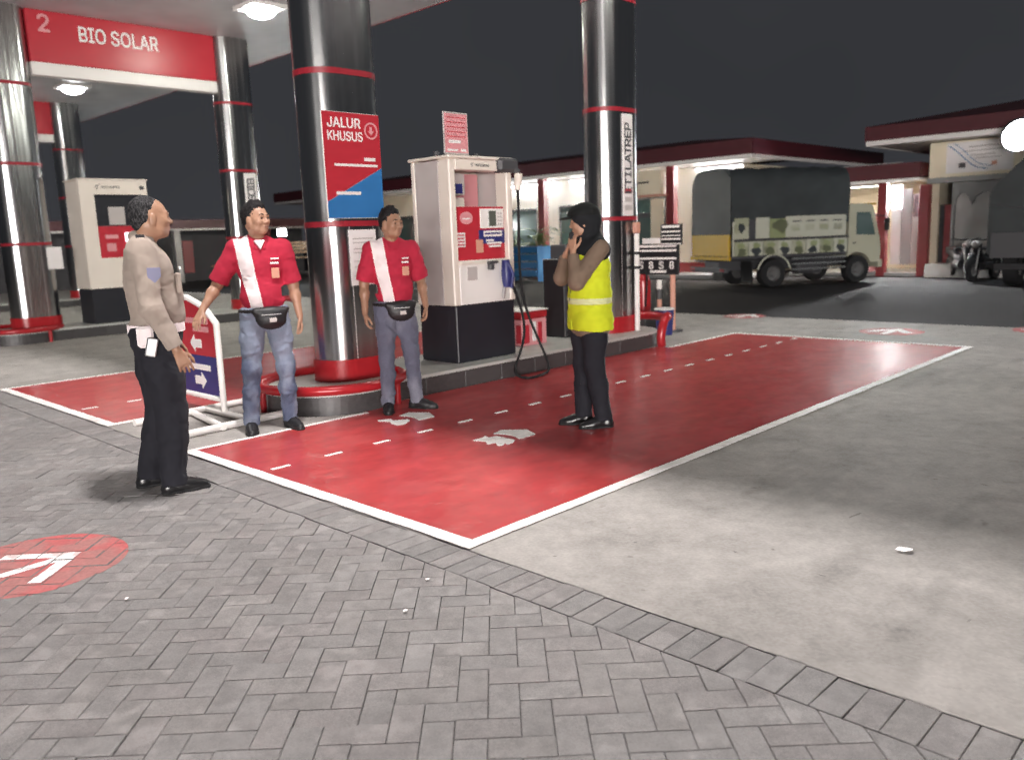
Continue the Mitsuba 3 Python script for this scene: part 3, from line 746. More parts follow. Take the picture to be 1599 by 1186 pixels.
def small_pump():
    t = thing('fuel_pump', 'cream and black fuel pump behind the policeman, on the second island', 'fuel pump')
    u0, u1, v0, v1, zs, zt = 2.86, 4.02, 12.60, 13.25, 0.80, 2.66
    obj('skirt', box(u0 + 0.02, u1 - 0.02, v0 + 0.01, v1 - 0.01, Z_I, zs, 0.01), 'mat_dark_skirt', t)
    obj('casing', box(u0, u1, v0 + 0.06, v1, zs + 0.002, zt - 0.002, 0.012), 'mat_cream_metal', t)
    f = sg.box(u0, zs + 0.004, u1, zt).difference(sg.box(u0 + 0.24, 1.33, u1 - 0.09, 2.42))
    obj('front_frame', place(extrude(f, 0.058), (0, v0 + 0.058, 0), **NEG_V), 'mat_cream_metal', t)
    obj('top_cover', box(u0 - 0.02, u1 + 0.02, v0 - 0.02, v1 + 0.02, zt + 0.002, zt + 0.03, 0.008), 'mat_cream_metal', t)
    obj('dark_window', box(u0 + 0.24, u1 - 0.09, v0 + 0.045, v0 + 0.057, 1.88, 2.42, 0.0), 'mat_dark_skirt', t)
    obj('red_display_panel', box(u0 + 0.24, u1 - 0.09, v0 + 0.035, v0 + 0.057, 1.33, 1.878, 0.0), 'mat_red_sign', t)
    obj('display', box(u0 + 0.46, u0 + 0.74, v0 + 0.03, v0 + 0.044, 1.90, 2.21, 0.004), 'mat_grey_metal', t)
    for a, b, z, h in ((0.36, 0.58, 1.66, 0.07), (0.37, 0.53, 1.44, 0.14)):
        obj('label', box(u0 + a, u0 + b, v0 + 0.031, v0 + 0.034, z, z + h, 0.0), 'mat_pink_print', t)
    obj('lit_screen', box(u0 + 0.70, u0 + 0.94, v0 + 0.022, v0 + 0.034, 1.60, 1.76, 0.0), 'mat_off', t, emitter=emit((0.85, 0.86, 1.0), 3.2, 0.05), label='glowing white screen of the pump')
    obj('logo', place(emblem(0.09), (u0 + 0.30, v0, 2.545), **NEG_V), 'mat_grey_dark', t)
    obj('lettering', place(text('PERTAMINA', 0.04, 0.002), (u0 + 0.53, v0, 2.545), **NEG_V), 'mat_grey_dark', t)
    obj('corner_mark', box(u1 - 0.13, u1 - 0.05, v0 - 0.003, v0, 2.51, 2.57, 0.0), 'mat_grey_dark', t)
small_pump()
# ================================================================ sandwich board at the left
t = thing('direction_sign_stand', 'white tube stand with a red and blue arrow board, beside the policeman', 'sign')
us, va, vb, zsh, ztop = 0.80, 3.93, 5.10, 0.81, 1.02
path = [[us, va, 0.05], [us, va, zsh], [us, va + 0.20, 0.945], [us, va + 0.50, ztop], [us, vb - 0.50, ztop], [us, vb - 0.20, 0.945], [us, vb, zsh], [us, vb, 0.05]]
def seg_tubes(pts, r):
    return cat(*[tube([pts[k], pts[k + 1]], r, 10) for k in range(len(pts) - 1)], *[trimesh.creation.icosphere(2, r).apply_translation(p) for p in pts[1:-1]])
obj('tube_frame', seg_tubes(path, 0.027), 'mat_white_paint', t, smooth=40)
obj('lower_bar', tube([[us, va, 0.15], [us, vb, 0.15]], 0.024, 10), 'mat_white_paint', t, smooth=40)
pan = [(va + 0.028, 0.175), (va + 0.028, zsh), (va + 0.21, 0.92), (va + 0.51, 0.99), (vb - 0.51, 0.99), (vb - 0.21, 0.92), (vb - 0.028, zsh), (vb - 0.028, 0.175)]
FACE_U = dict(xdir=(0, -1, 0), up=(0, 0, 1))        # a face towards the near side (-u); local x = -v
up_ = lambda pl, h, u: place(extrude(affinity.scale(pl, -1, 1, origin=(0, 0)), h), (u, 0, 0), **FACE_U)
panel = sg.Polygon(pan)
obj('red_panel', up_(panel.intersection(sg.box(0, 0.515, 9, 2)), 0.012, us + 0.006), 'mat_red_sign', t)
obj('blue_panel', up_(panel.intersection(sg.box(0, 0.0, 9, 0.513)), 0.012, us + 0.006), 'mat_navy', t)
def arrow_poly(c, z, L, w, d):
    a = sg.Polygon([(L / 2, 0), (0.02, w), (0.02, w * 0.5), (-L / 2, w * 0.5), (-L / 2, -w * 0.5), (0.02, -w * 0.5), (0.02, -w)])
    return affinity.translate(affinity.scale(a, d, 1, origin=(0, 0)), c, z)
obj('arrow', up_(arrow_poly(4.33, 0.62, 0.21, 0.075, 1), 0.004, us - 0.0065), 'mat_white_print', t, label='white arrow pointing left')
obj('arrow', up_(arrow_poly(4.30, 0.29, 0.21, 0.075, -1), 0.004, us - 0.0065), 'mat_white_print', t, label='white arrow pointing right')
for k, (a, b, z, h) in enumerate(((4.07, 4.50, 0.795, 0.05), (4.07, 4.36, 0.725, 0.05), (4.06, 4.16, 0.835, 0.05), (4.10, 4.52, 0.385, 0.05), (4.44, 4.56, 0.46, 0.045), (4.52, 4.66, 0.83, 0.035))):
    obj('printed_words', up_(sg.box(a, z, b, z + h), 0.003, us - 0.0065), 'mat_pink_print' if z > 0.6 else 'mat_white_print', t)
for v in (3.44, 4.26):
    obj('foot_tube', tube([[0.05 + (v > 4) * 0.1, v - 0.03, 0.032], [1.28, v + 0.06, 0.032]], 0.03, 10), 'mat_white_paint', t, smooth=40)
obj('cross_tube', tube([[0.52, 3.41, 0.034], [0.66, 4.28, 0.034]], 0.028, 10), 'mat_white_paint', t, smooth=40)
obj('cross_tube', tube([[0.8, 3.44, 0.034], [0.8, 4.30, 0.034]], 0.028, 10), 'mat_white_paint', t, smooth=40)

# ================================================================ things on and behind the near island
def carton(u, v, z, w, d, h, mat, lab, stripes):
    t = thing('oil_carton', lab, 'carton')
    obj('body', box(u, u + w, v, v + d, z, z + h, 0.006), mat, t)
    for k, (a, b, c, e, m) in enumerate(stripes):
        obj('printed_patch', box(u + a * w, u + b * w, v - 0.003, v + 0.002, z + c * h, z + e * h, 0.0), m, t)
        obj('printed_patch', box(u - 0.003, u + 0.002, v + a * d, v + b * d, z + c * h, z + e * h, 0.0), m, t)
carton(4.35, 3.72, 0.196, 0.42, 0.34, 0.30, 'mat_pink_print', 'open pale carton with red stripes standing right of the pump', [(0.05, 0.28, 0.1, 0.8, 'mat_red_sign'), (0.40, 0.56, 0.15, 0.9, 'mat_white_print'), (0.64, 0.80, 0.05, 0.85, 'mat_red_sign')])
t = thing('red_tray', 'red tray with a white rim lying on the carton right of the pump', 'tray')
obj('tray_body', box(4.36, 4.80, 3.73, 4.08, 0.50, 0.585, 0.01), 'mat_red_gloss', t)
obj('tray_rim', box(4.35, 4.81, 3.72, 4.09, 0.586, 0.60, 0.004), 'mat_white_paint', t)
t = thing('black_cabinet', 'slim black cabinet behind the woman, right of the red tray', 'cabinet')
obj('body', box(5.20, 5.52, 3.80, 4.14, 0.197, 1.14, 0.01), 'mat_black', t)
obj('door', box(5.215, 5.505, 3.785, 3.799, 0.215, 1.12, 0.005), 'mat_black', t)
for z in (0.75, 0.93):
    obj('handle', box(5.47, 5.50, 3.765, 3.784, z, z + 0.02, 0.003), 'mat_aluminium', t)
obj('upper_box', box(5.30, 5.50, 3.84, 4.10, 1.141, 1.32, 0.012), 'mat_grey_dark', t)
obj('top_edge', box(5.20, 5.30, 3.80, 4.14, 1.141, 1.152, 0.003), 'mat_aluminium', t)
t = thing('white_post', 'thin white post with dark clips fixed to the column behind the woman', 'post')
obj('pole', tube([[6.20, 3.44, 0.20], [6.20, 3.44, 1.42]], 0.034, 12), 'mat_white_paint', t, smooth=40)
obj('cap', box(6.15, 6.25, 3.41, 3.47, 1.425, 1.56, 0.01), 'mat_orange', t)
for z in (0.98, 1.16):
    obj('clip', tube([[6.20, 3.44, z], [6.20, 3.44, z + 0.035]], 0.042, 12), 'mat_black', t, smooth=40)

def bollard(u, v, h, lab, r=0.035):
    t = thing('bollard', lab, 'bollard')
    obj('foot_plate', lathe([[0, 0.002], [r * 2.2, 0.002], [r * 2.2, 0.02], [0, 0.02]], 20, (u, v, 0)), 'mat_grey_dark', t)
    obj('post', tube([[u, v, 0.02], [u, v, h * 0.62]], r, 14), 'mat_orange', t, smooth=40)
    obj('dark_band', tube([[u, v, h * 0.62], [u, v, h * 0.82]], r, 14), 'mat_grey_dark', t, smooth=40)
    obj('white_top', tube([[u, v, h * 0.82], [u, v, h]], r * 1.1, 14), 'mat_white_paint', t, smooth=40)
bollard(7.72, 4.13, 0.74, 'short orange post with white top behind the red bar guard')
t = thing('price_board', 'black price board on a pole with white lines, right of the far column', 'sign')
obj('pole', tube([[7.72, 3.90, 0.0], [7.72, 3.90, 1.50]], 0.038, 12), 'mat_orange', t, smooth=40)
obj('foot_plate', lathe([[0, 0.002], [0.14, 0.002], [0.14, 0.025], [0, 0.025]], 20, (7.72, 3.90, 0)), 'mat_grey_dark', t)
def board(v0, v1, z0, z1, u, lines):
    obj('board', box(u, u + 0.03, v0, v1, z0, z1, 0.004), 'mat_black', t)
    for (a, b, c, d) in lines:
        obj('white_line', box(u - 0.003, u, v0 + a * (v1 - v0), v0 + b * (v1 - v0), z0 + c * (z1 - z0), z0 + d * (z1 - z0), 0.0), 'mat_white_print', t)
board(3.77, 4.50, 0.82, 1.25, 7.67, [(0.05, 0.97, 0.90, 0.98), (0.05, 0.97, 0.76, 0.83), (0.05, 0.97, 0.50, 0.57), (0.28, 0.66, 0.06, 0.14)])
for k, ch in enumerate('S8S8'):
    obj('big_letter', place(text(ch, 0.105, 0.003), (7.669, 4.41 - 0.175 * k, 0.955), **FACE_U), 'mat_white_print', t)
board(3.70, 4.05, 1.24, 1.53, 7.64, [(0.1, 0.92, 0.82, 0.94), (0.05, 0.96, 0.60, 0.68), (0.05, 0.96, 0.42, 0.47), (0.05, 0.96, 0.24, 0.32), (0.02, 0.98, 0.03, 0.08)])
obj('white_plate', box(7.66, 7.672, 4.07, 4.38, 1.26, 1.34, 0.002), 'mat_white_print', t)
t = thing('fire_extinguisher', 'red fire extinguisher standing left of the orange post', 'fire extinguisher')
obj('cylinder', lathe([[0, 0.0], [0.11, 0.0], [0.115, 0.03], [0.115, 0.52], [0.09, 0.60], [0.04, 0.64], [0.04, 0.68], [0, 0.68]], 24, (7.72, 4.42, 0.19)), 'mat_red_gloss', t, smooth=40)
obj('valve', box(7.68, 7.76, 4.39, 4.45, 0.871, 0.93, 0.01), 'mat_black', t)
obj('stand', box(7.58, 7.86, 4.28, 4.56, 0.0, 0.185, 0.01), 'mat_grey_dark', t)
obj('hose', tube(smooth_path([[7.70, 4.38, 0.90], [7.62, 4.28, 0.80], [7.61, 4.28, 0.55], [7.63, 4.31, 0.35]], 16), 0.014, 8), 'mat_rubber', t, smooth=True)
t = thing('blue_bin', 'small blue bin standing beyond the red bar guard', 'bin')
obj('bin_body', lathe([[0, 0.0], [0.11, 0.0], [0.135, 0.36], [0.125, 0.36], [0.10, 0.02], [0, 0.02]], 24, (7.35, 3.80, 0.0)), 'mat_navy', t, smooth=40)
obj('bin_rim', trimesh.creation.torus(0.133, 0.012, major_sections=28, minor_sections=8).apply_translation([7.35, 3.80, 0.362]), 'mat_white_paint', t, smooth=True)
# pale stool-like box and table in the left background
t = thing('wooden_table', 'pale wooden table between the left attendant and the near column', 'table')
obj('table_top', box(9.2, 10.3, 19.6, 20.9, 0.86, 0.91, 0.01), 'mat_wood', t)
for a, b in ((9.3, 19.7), (10.2, 19.7), (9.3, 20.8), (10.2, 20.8)):
    obj('leg', box(a - 0.04, a + 0.04, b - 0.04, b + 0.04, 0.0, 0.858, 0.006), 'mat_wood', t)
obj('shelf', box(9.35, 10.15, 19.75, 20.75, 0.35, 0.39, 0.006), 'mat_wood', t)
single('cardboard_box', box(9.4, 10.0, 19.8, 20.4, 0.915, 1.22, 0.01), 'mat_wood', 'brown cardboard box standing on the wooden table at the left', 'box')
# ================================================================ trucks
def wheel(tt, name, c, r, w, ax):
    """ax: axle direction (unit, horizontal); profile turned about it."""
    prof = [[r * 0.55, -w / 2], [r * 0.93, -w / 2], [r, -w * 0.36], [r, w * 0.36], [r * 0.93, w / 2], [r * 0.55, w / 2], [r * 0.55, -w / 2]]
    m = trimesh.creation.revolve(np.array(prof), sections=32)
    rim = trimesh.creation.revolve(np.array([[0, w * 0.34], [r * 0.18, w * 0.40], [r * 0.26, w * 0.20], [r * 0.48, w * 0.24], [r * 0.55, w * 0.48], [r * 0.55, -w * 0.4], [0, -w * 0.4]]), sections=32)
    def put(q):
        M = np.eye(4); z = np.array(ax, float); x = np.array([0, 0, 1.0]); y = np.cross(z, x)
        M[:3, 0], M[:3, 1], M[:3, 2], M[:3, 3] = x, y, z, c
        q = q.copy(); q.apply_transform(M); return q
    k = obj(name, put(m), 'mat_rubber', tt, smooth=30)
    obj('rim', put(rim), 'mat_rim', k, smooth=30)

TX, TY, TA, TS = 15.72, 7.98, -0.540, 0.973
tr = thing('cargo_truck', 'small cargo truck with dark tarpaulin, yellow tailboard and pale painted side boards', 'truck')
L = lambda m: moved(m, (TX, TY, 0), TA, TS)
W2 = 0.98
def tarp_mesh():
    """Rounded tarpaulin over hoops, sagging between them."""
    n, v, f = 25, [], []
    xs = np.linspace(-0.03, 3.22, n)
    sec = [(-W2 - 0.02, 1.52), (-W2 - 0.015, 2.0), (-W2, 2.60), (-W2 + 0.10, 2.79), (-W2 + 0.30, 2.88), (0, 2.92), (W2 - 0.30, 2.88), (W2 - 0.10, 2.79), (W2, 2.60), (W2 + 0.015, 2.0), (W2 + 0.02, 1.52)]
    sec = np.array(smooth_path(np.array(sec), 41))
    for i, x in enumerate(xs):
        sag = 0.028 * math.sin(x / 3.2 * math.pi * 5) ** 2
        p = np.c_[np.full(len(sec), x), sec[:, 0] * (1 - 0.03 * sag), sec[:, 1] - sag * (sec[:, 1] > 2.5)]
        nn = meshkit.fbm(p * 3.0, 3, 5)
        p[:, 1] += np.sign(p[:, 1]) * 0.05 * (nn - 0.5)
        p[:, 2] += 0.05 * (nn - 0.5)
        v.append(p)
    m = len(sec); v = np.vstack(v)
    for i in range(n - 1):
        for j in range(m - 1):
            a = i * m + j
            f += [[a, a + 1, a + m + 1], [a, a + m + 1, a + m]]
    vs = [v]; k = len(v)
    for i in (0, n - 1):
        vs.append(np.array([[v[i * m][0], 0, 1.5]])); 
        for j in range(m - 1):
            f.append([k, i * m + j, i * m + j + 1] if i else [k, i * m + j + 1, i * m + j])
        k += 1
    return tm(np.vstack(vs), f)
obj('tarpaulin', L(tarp_mesh()), 'mat_tarp', tr, smooth=40)
obj('tarp_back_flap', L(tm([[-0.05, -W2 - 0.01, 1.30], [-0.05, W2 + 0.01, 1.30], [-0.045, W2 - 0.01, 2.62], [-0.045, W2 - 0.3, 2.86], [-0.045, -W2 + 0.3, 2.86], [-0.045, -W2 + 0.01, 2.62]], [[0, 5, 4], [0, 4, 3], [0, 3, 1], [1, 3, 2]])), 'mat_tarp', tr)
obj('bed', L(box(0.0, 3.2, -W2 + 0.02, W2 - 0.02, 0.72, 0.86, 0.01)), 'mat_grey_dark', tr)
obj('tailboard', L(box(-0.075, -0.03, -W2 + 0.03, W2 - 0.03, 0.80, 1.32, 0.01)), 'mat_yellow', tr, label='yellow tailboard')
obj('tail_beam', L(box(-0.10, -0.02, -W2, W2, 0.70, 0.785, 0.01)), 'mat_yellow', tr)
obj('rear_bumper', L(box(-0.14, -0.04, -W2 + 0.08, W2 - 0.08, 0.40, 0.52, 0.01)), 'mat_grey_dark', tr)
for s in (-1, 1):
    obj('tail_lamp', L(box(-0.16, -0.14, s * 0.75 - 0.09, s * 0.75 + 0.09, 0.43, 0.50, 0.005)), 'mat_red_paint', tr)
# pale side boards, upper row and lower row, on both sides; the lower row of separate panels
def side_art(p, n, uv):
    a = smoothstep(0.46, 0.54, fbm(p.x * 2.1, p.y * 2.1, p.z * 3.2, 3))
    b = smoothstep(0.58, 0.62, fbm(p.x * 3.3 + 8, p.y * 3.3, p.z * 4.4, 3))
    c = mix((0.40, 0.40, 0.31), (0.24, 0.26, 0.15), a * 0.6)
    return mix(c, (0.12, 0.12, 0.09), b * 0.45)
P('mat_side_art', proc(side_art), 0.45)
P('mat_side_pale', (0.46, 0.46, 0.38), 0.45)
P('mat_side_green', (0.24, 0.27, 0.14), 0.45)
P('mat_side_dark', (0.10, 0.11, 0.06), 0.5)
for s in (-1, 1):
    ys = (s * (W2 + 0.035), s * (W2 + 0.065))
    obj('corner_post', L(box(-0.02, 0.02, *ys, 0.80, 1.62, 0.006)), 'mat_side_pale', tr)
    xs = [0.03, 0.42, 0.60, 0.98, 1.42, 3.12]
    mats = ['mat_side_art', 'mat_dark_wall', 'mat_side_pale', 'mat_side_green', 'mat_side_pale']
    for k in range(5):
        obj('upper_board', L(box(xs[k], xs[k + 1] - 0.012, *ys, 1.20, (1.70, 1.66, 1.70, 1.66, 1.71)[k], 0.006)), mats[k], tr)
    for k in range(4):
        obj('dark_slot', L(box(1.60 + 0.38 * k, 1.84 + 0.38 * k, ys[1], s * (abs(ys[1]) + 0.004), 1.57, 1.60, 0.0)), 'mat_grey_dark', tr)
    for k in range(4):
        obj('faded_print', L(box(1.55 + 0.40 * k, 1.80 + 0.40 * k, ys[1], s * (abs(ys[1]) + 0.003), 1.36, 1.50, 0.0)), 'mat_side_art', tr)
    bl = lambda seed, r, sx=1.0: sg.Polygon([(sx * r * (0.6 + 0.7 * x) * math.cos(a), r * (0.6 + 0.7 * x) * math.sin(a)) for a, x in zip(np.linspace(0, 2 * np.pi, 12)[:-1], np.random.default_rng(seed).random(11))]).buffer(0.02)
    onside = lambda pl, x, z, h: L(place(extrude(pl, h), (x, ys[1], z), (-s, 0, 0), (0, 0, 1)))
    obj('dark_blotch', onside(bl(5, 0.15, 1.3), 1.22, 1.50, 0.006), 'mat_side_dark', tr)
    obj('dark_figure', onside(bl(6, 0.10, 0.7), 0.22, 1.46, 0.006), 'mat_tarp', tr)
    obj('rail', L(box(0.0, 3.2, s * (W2 + 0.02), s * (W2 + 0.075), 1.15, 1.19, 0.006)), 'mat_grey_dark', tr)
    for k in range(8):
        a = 0.03 + k * 0.393
        obj('lower_board', L(box(a, a + 0.375, *ys, 0.80, 1.14, 0.008)), ('mat_side_art', 'mat_side_pale')[k % 2], tr)
        obj('dark_figure', onside(bl(20 + k, 0.085, 1.2), a + 0.19, 0.90, 0.005), ('mat_side_dark', 'mat_tarp')[k % 2], tr)
        obj('pale_mark', onside(bl(40 + k, 0.05, 1.6), a + 0.17 + 0.02 * (k % 3), 1.04, 0.005), 'mat_side_green', tr)
    for k, z in enumerate((0.70, 0.57, 0.44)):
        obj('chrome_rail', L(tube([[1.62, s * (W2 + 0.03), z - 0.02], [3.14, s * (W2 + 0.03), z - 0.02]], 0.020, 10)), 'mat_aluminium', tr, smooth=40)
    obj('wheel_arch', L(tube([[1.15 + 0.46 * math.cos(a), s * (W2 + 0.0), 0.34 + 0.46 * math.sin(a)] for a in np.linspace(0.25, math.pi - 0.25, 14)], 0.022, 8)), 'mat_side_pale', tr, smooth=40)
    obj('mud_flap', L(box(0.55, 0.57, s * 0.45, s * (W2 - 0.02), 0.14, 0.66, 0.004)), 'mat_rubber', tr)
obj('chassis', L(box(-0.02, 4.0, -0.36, 0.36, 0.42, 0.68, 0.02)), 'mat_grey_dark', tr)
obj('fuel_tank', L(box(1.9, 2.6, -0.86, -0.5, 0.30, 0.60, 0.06)), 'mat_grey_dark', tr)
ax = np.array([math.sin(TA), -math.cos(TA), 0])           # to the right side of the truck
for lx, n in ((1.15, 'r'), (3.55, 'f')):
    for s in (-1, 1):
        c = L(trimesh.Trimesh([[lx, s * (W2 - 0.14), 0.345], [0, 0, 0], [1, 0, 0]], [[0, 1, 2]], process=False)).vertices[0]
        wheel(tr, 'wheel', c, 0.335, 0.24, ax * (-s))
# cab
cabp = sg.Polygon([(3.27, 0.50), (4.20, 0.50), (4.24, 0.80), (4.20, 1.10), (3.98, 1.86), (3.90, 1.95), (3.30, 1.97)])
win = sg.Polygon([(3.50, 1.20), (4.06, 1.18), (3.90, 1.74), (3.50, 1.76)])
def side_ext(pl, y0, y1):
    m = extrude(pl, y1 - y0)
    v = m.vertices.copy(); v = np.c_[v[:, 0], y1 - v[:, 2], v[:, 1]]
    return tm(v, m.faces)
arch = sg.Point(3.55, 0.345).buffer(0.42, quad_segs=16)
obj('cab_body', L(side_ext(cabp.difference(arch), -W2 + 0.06, W2 - 0.06)), 'mat_cab', tr, smooth=30)
for s in (-1, 1):
    y = s * (W2 - 0.055)
    obj('side_window', L(side_ext(win, min(y, y + s * 0.006), max(y, y + s * 0.006))), 'mat_window', tr)
    obj('door_handle', L(box(3.40, 3.50, y, y + s * 0.02, 0.98, 1.01, 0.004)), 'mat_grey_dark', tr)
    obj('mirror_arm', L(tube([[4.06, s * (W2 - 0.06), 1.66], [4.26, s * (W2 + 0.12), 1.62], [4.26, s * (W2 + 0.12), 1.22]], 0.014, 8)), 'mat_black', tr)
    obj('mirror', L(box(4.23, 4.28, s * (W2 + 0.04), s * (W2 + 0.20), 1.28, 1.58, 0.02)), 'mat_black', tr)
    obj('headlight', L(box(4.21, 4.25, s * 0.72 - 0.13, s * 0.72 + 0.13, 0.72, 0.88, 0.01)), 'mat_white_paint', tr)
obj('windscreen', L(tm([[4.205, -W2 + 0.16, 1.14], [4.205, W2 - 0.16, 1.14], [3.995, W2 - 0.2, 1.85], [3.995, -W2 + 0.2, 1.85]], [[0, 1, 2], [0, 2, 3]])), 'mat_window', tr)
obj('front_bumper', L(box(4.18, 4.30, -W2 + 0.05, W2 - 0.05, 0.36, 0.56, 0.02)), 'mat_cab', tr)
obj('sun_visor', L(box(3.93, 4.12, -W2 + 0.12, W2 - 0.12, 1.93, 1.97, 0.01)), 'mat_yellow', tr)

# dark truck at the right edge, its back towards the camera, and two motorcycles beside it
dk = thing('dark_truck', 'dark covered truck cut off by the right edge of the picture', 'truck')
D = lambda m: moved(m, (17.0, 1.0, 0), 0.0, 1.0)
sec = sg.Polygon([(-1.25, 0.75), (1.22, 0.75), (1.22, 1.9), (1.10, 2.12), (0.50, 2.72), (0.2, 2.86), (-1.0, 2.95), (-1.25, 2.8)]).buffer(0.05)
mm = extrude(sec, 4.4); vv = mm.vertices.copy()
nn = meshkit.fbm(vv * 2, 3, 2)
obj('tarpaulin', D(tm(np.c_[vv[:, 2], vv[:, 0], vv[:, 1]], mm.faces)), 'mat_tarp', dk, smooth=30)
obj('rope', D(tube([[-0.012, 1.2, 1.7], [-0.014, 0.2, 1.55], [-0.012, -1.2, 1.75]], 0.012, 6)), 'mat_grey_dark', dk)
obj('tailboard', D(box(-0.05, -0.001, -1.2, 1.2, 0.62, 1.15, 0.01)), 'mat_grey_dark', dk)
obj('rear_bumper', D(box(-0.08, 0.0, -1.1, 1.1, 0.38, 0.52, 0.01)), 'mat_black', dk)
obj('chassis', D(box(0.0, 5.4, -0.4, 0.4, 0.45, 0.74, 0.02)), 'mat_black', dk)
obj('cab_body', D(box(4.45, 5.6, -1.1, 1.1, 0.5, 2.2, 0.06)), 'mat_grey_dark', dk)
for x in (1.1, 4.9):
    for s in (-1, 1):
        wheel(dk, 'wheel', np.array([17 + x, 1.0 + s * 1.0, 0.42]), 0.42, 0.28, (0, s, 0))
def motorcycle(x, y, a, lab, mat):
    t = thing('motorcycle', lab, 'motorcycle')
    M = lambda m: moved(m, (x, y, 0), a)
    ax = (-math.sin(a), math.cos(a), 0)
    for lx in (-0.6, 0.6):
        c = M(trimesh.Trimesh([[lx, 0, 0.28], [0, 0, 0], [1, 0, 0]], [[0, 1, 2]], process=False)).vertices[0]
        wheel(t, 'wheel', c, 0.28, 0.09, ax)
    obj('body', M(cat(tube(smooth_path([[-0.72, 0, 0.66], [-0.3, 0, 0.60], [0.0, 0, 0.50], [0.32, 0, 0.62], [0.42, 0, 0.86]], 16), 0.10, 12), tube([[-0.25, 0, 0.36], [0.2, 0, 0.36]], 0.12, 12))), mat, t, smooth=40)
    obj('seat', M(box(-0.72, 0.02, -0.12, 0.12, 0.70, 0.78, 0.03)), 'mat_black', t)
    obj('front_fork', M(cat(tube([[0.60, -0.07, 0.28], [0.42, -0.07, 0.88]], 0.02, 8), tube([[0.60, 0.07, 0.28], [0.42, 0.07, 0.88]], 0.02, 8))), 'mat_aluminium', t)
    obj('handlebar', M(tube([[0.30, -0.33, 0.98], [0.40, -0.12, 0.95], [0.40, 0.12, 0.95], [0.30, 0.33, 0.98]], 0.016, 8)), 'mat_black', t)
    obj('headlight', M(trimesh.creation.icosphere(2, 0.09).apply_translation([0.50, 0, 0.86])), 'mat_grey_metal', t, smooth=True)
    obj('mudguard', M(tube([[0.6 + 0.32 * math.cos(b), 0, 0.28 + 0.32 * math.sin(b)] for b in np.linspace(0.2, 2.4, 10)], 0.045, 8)), mat, t, smooth=True)
motorcycle(19.5, 2.95, 3.0, 'dark motorcycle parked before the arched wall, nearer the dark truck', 'mat_black')
motorcycle(20.0, 3.62, 3.75, 'small dark motorcycle parked before the arched wall, left of the other motorcycle', 'mat_grey_dark')
# ================================================================ left service building (parallel to the canopy edge)
# eaves at u = 18.63; the near corner at v = 8.52
ba = thing('service_building', 'long low cream building with red roof edge and brightly lit wall, behind the pump', 'building')
E0, VC, VE, ZE = 18.63, 8.52, 33.0, 3.30
WU = 20.4
obj('wall', box(WU, WU + 0.2, 10.0, VE - 0.5, 0.0, ZE, 0.0), 'mat_cream_wall', ba)
obj('wall', box(WU + 0.21, 27.0, 9.8, 9.99, 0.0, ZE, 0.0), 'mat_cream_wall', ba)
obj('plinth', box(WU - 0.03, WU - 0.002, 10.0, VE - 0.5, 0.0, 0.42, 0.004), 'mat_red_paint', ba)
obj('veranda_floor', box(E0 + 0.2, WU - 0.04, 8.9, VE - 0.4, 0.0, 0.12, 0.01), 'mat_grey_wall', ba)
obj('soffit', box(E0 + 0.05, WU + 0.2, VC + 0.05, VE, ZE + 0.002, ZE + 0.05, 0.0), 'mat_white_paint', ba)
obj('roof_trim', cat(box(E0, E0 + 0.04, VC, VE, ZE - 0.01, ZE + 0.09, 0.004), box(E0 + 0.045, 28.0, VC, VC + 0.04, ZE - 0.01, ZE + 0.09, 0.004)), 'mat_white_paint', ba)
obj('fascia', cat(box(E0 - 0.03, E0 + 0.04, VC - 0.03, VE, ZE + 0.095, ZE + 0.50, 0.004), box(E0 + 0.045, 28.0, VC - 0.03, VC + 0.04, ZE + 0.095, ZE + 0.50, 0.004)), 'mat_red_fascia', ba)
hip = np.array([[E0, VC, ZE + 0.51], [28.0, VC, ZE + 0.51], [28.0, VE, ZE + 0.51], [E0, VE, ZE + 0.51], [23.3, VC + 4.6, ZE + 1.15], [23.3, VE - 4.6, ZE + 1.15]])
obj('roof', tm(hip, [[0, 1, 4], [1, 2, 5], [1, 5, 4], [2, 3, 5], [3, 0, 4], [3, 4, 5]]), 'mat_red_roof', ba)
for k, v in enumerate((16.5, 11.35, 21.6, 26.6)):
    obj('pillar', box(19.0, 19.26, v - 0.13, v + 0.13, 0.122, ZE, 0.01), 'mat_red_paint', ba)
for k, (a, b, z0, z1) in enumerate(((15.3, 16.85, 0.85, 2.42), (17.9, 19.8, 0.45, 2.40), (12.4, 14.2, 0.45, 2.5), (10.4, 11.3, 0.45, 2.5), (21.0, 23.0, 0.85, 2.42), (24.0, 26.0, 0.85, 2.42))):
    f = obj('window', cat(box(WU - 0.05, WU - 0.003, a, b, z0, z0 + 0.07, 0.004), box(WU - 0.05, WU - 0.003, a, b, z1 - 0.07, z1, 0.004), box(WU - 0.05, WU - 0.003, a, a + 0.07, z0 + 0.072, z1 - 0.072, 0.004), box(WU - 0.05, WU - 0.003, b - 0.07, b, z0 + 0.072, z1 - 0.072, 0.004)), 'mat_grey_dark', ba)
    n = 2
    for j in range(n):
        w = (b - a - 0.14) / n
        obj('pane', box(WU - 0.022, WU - 0.006, a + 0.075 + j * w, a + 0.065 + (j + 1) * w, z0 + 0.075, z1 - 0.075, 0.0), 'mat_window', f)
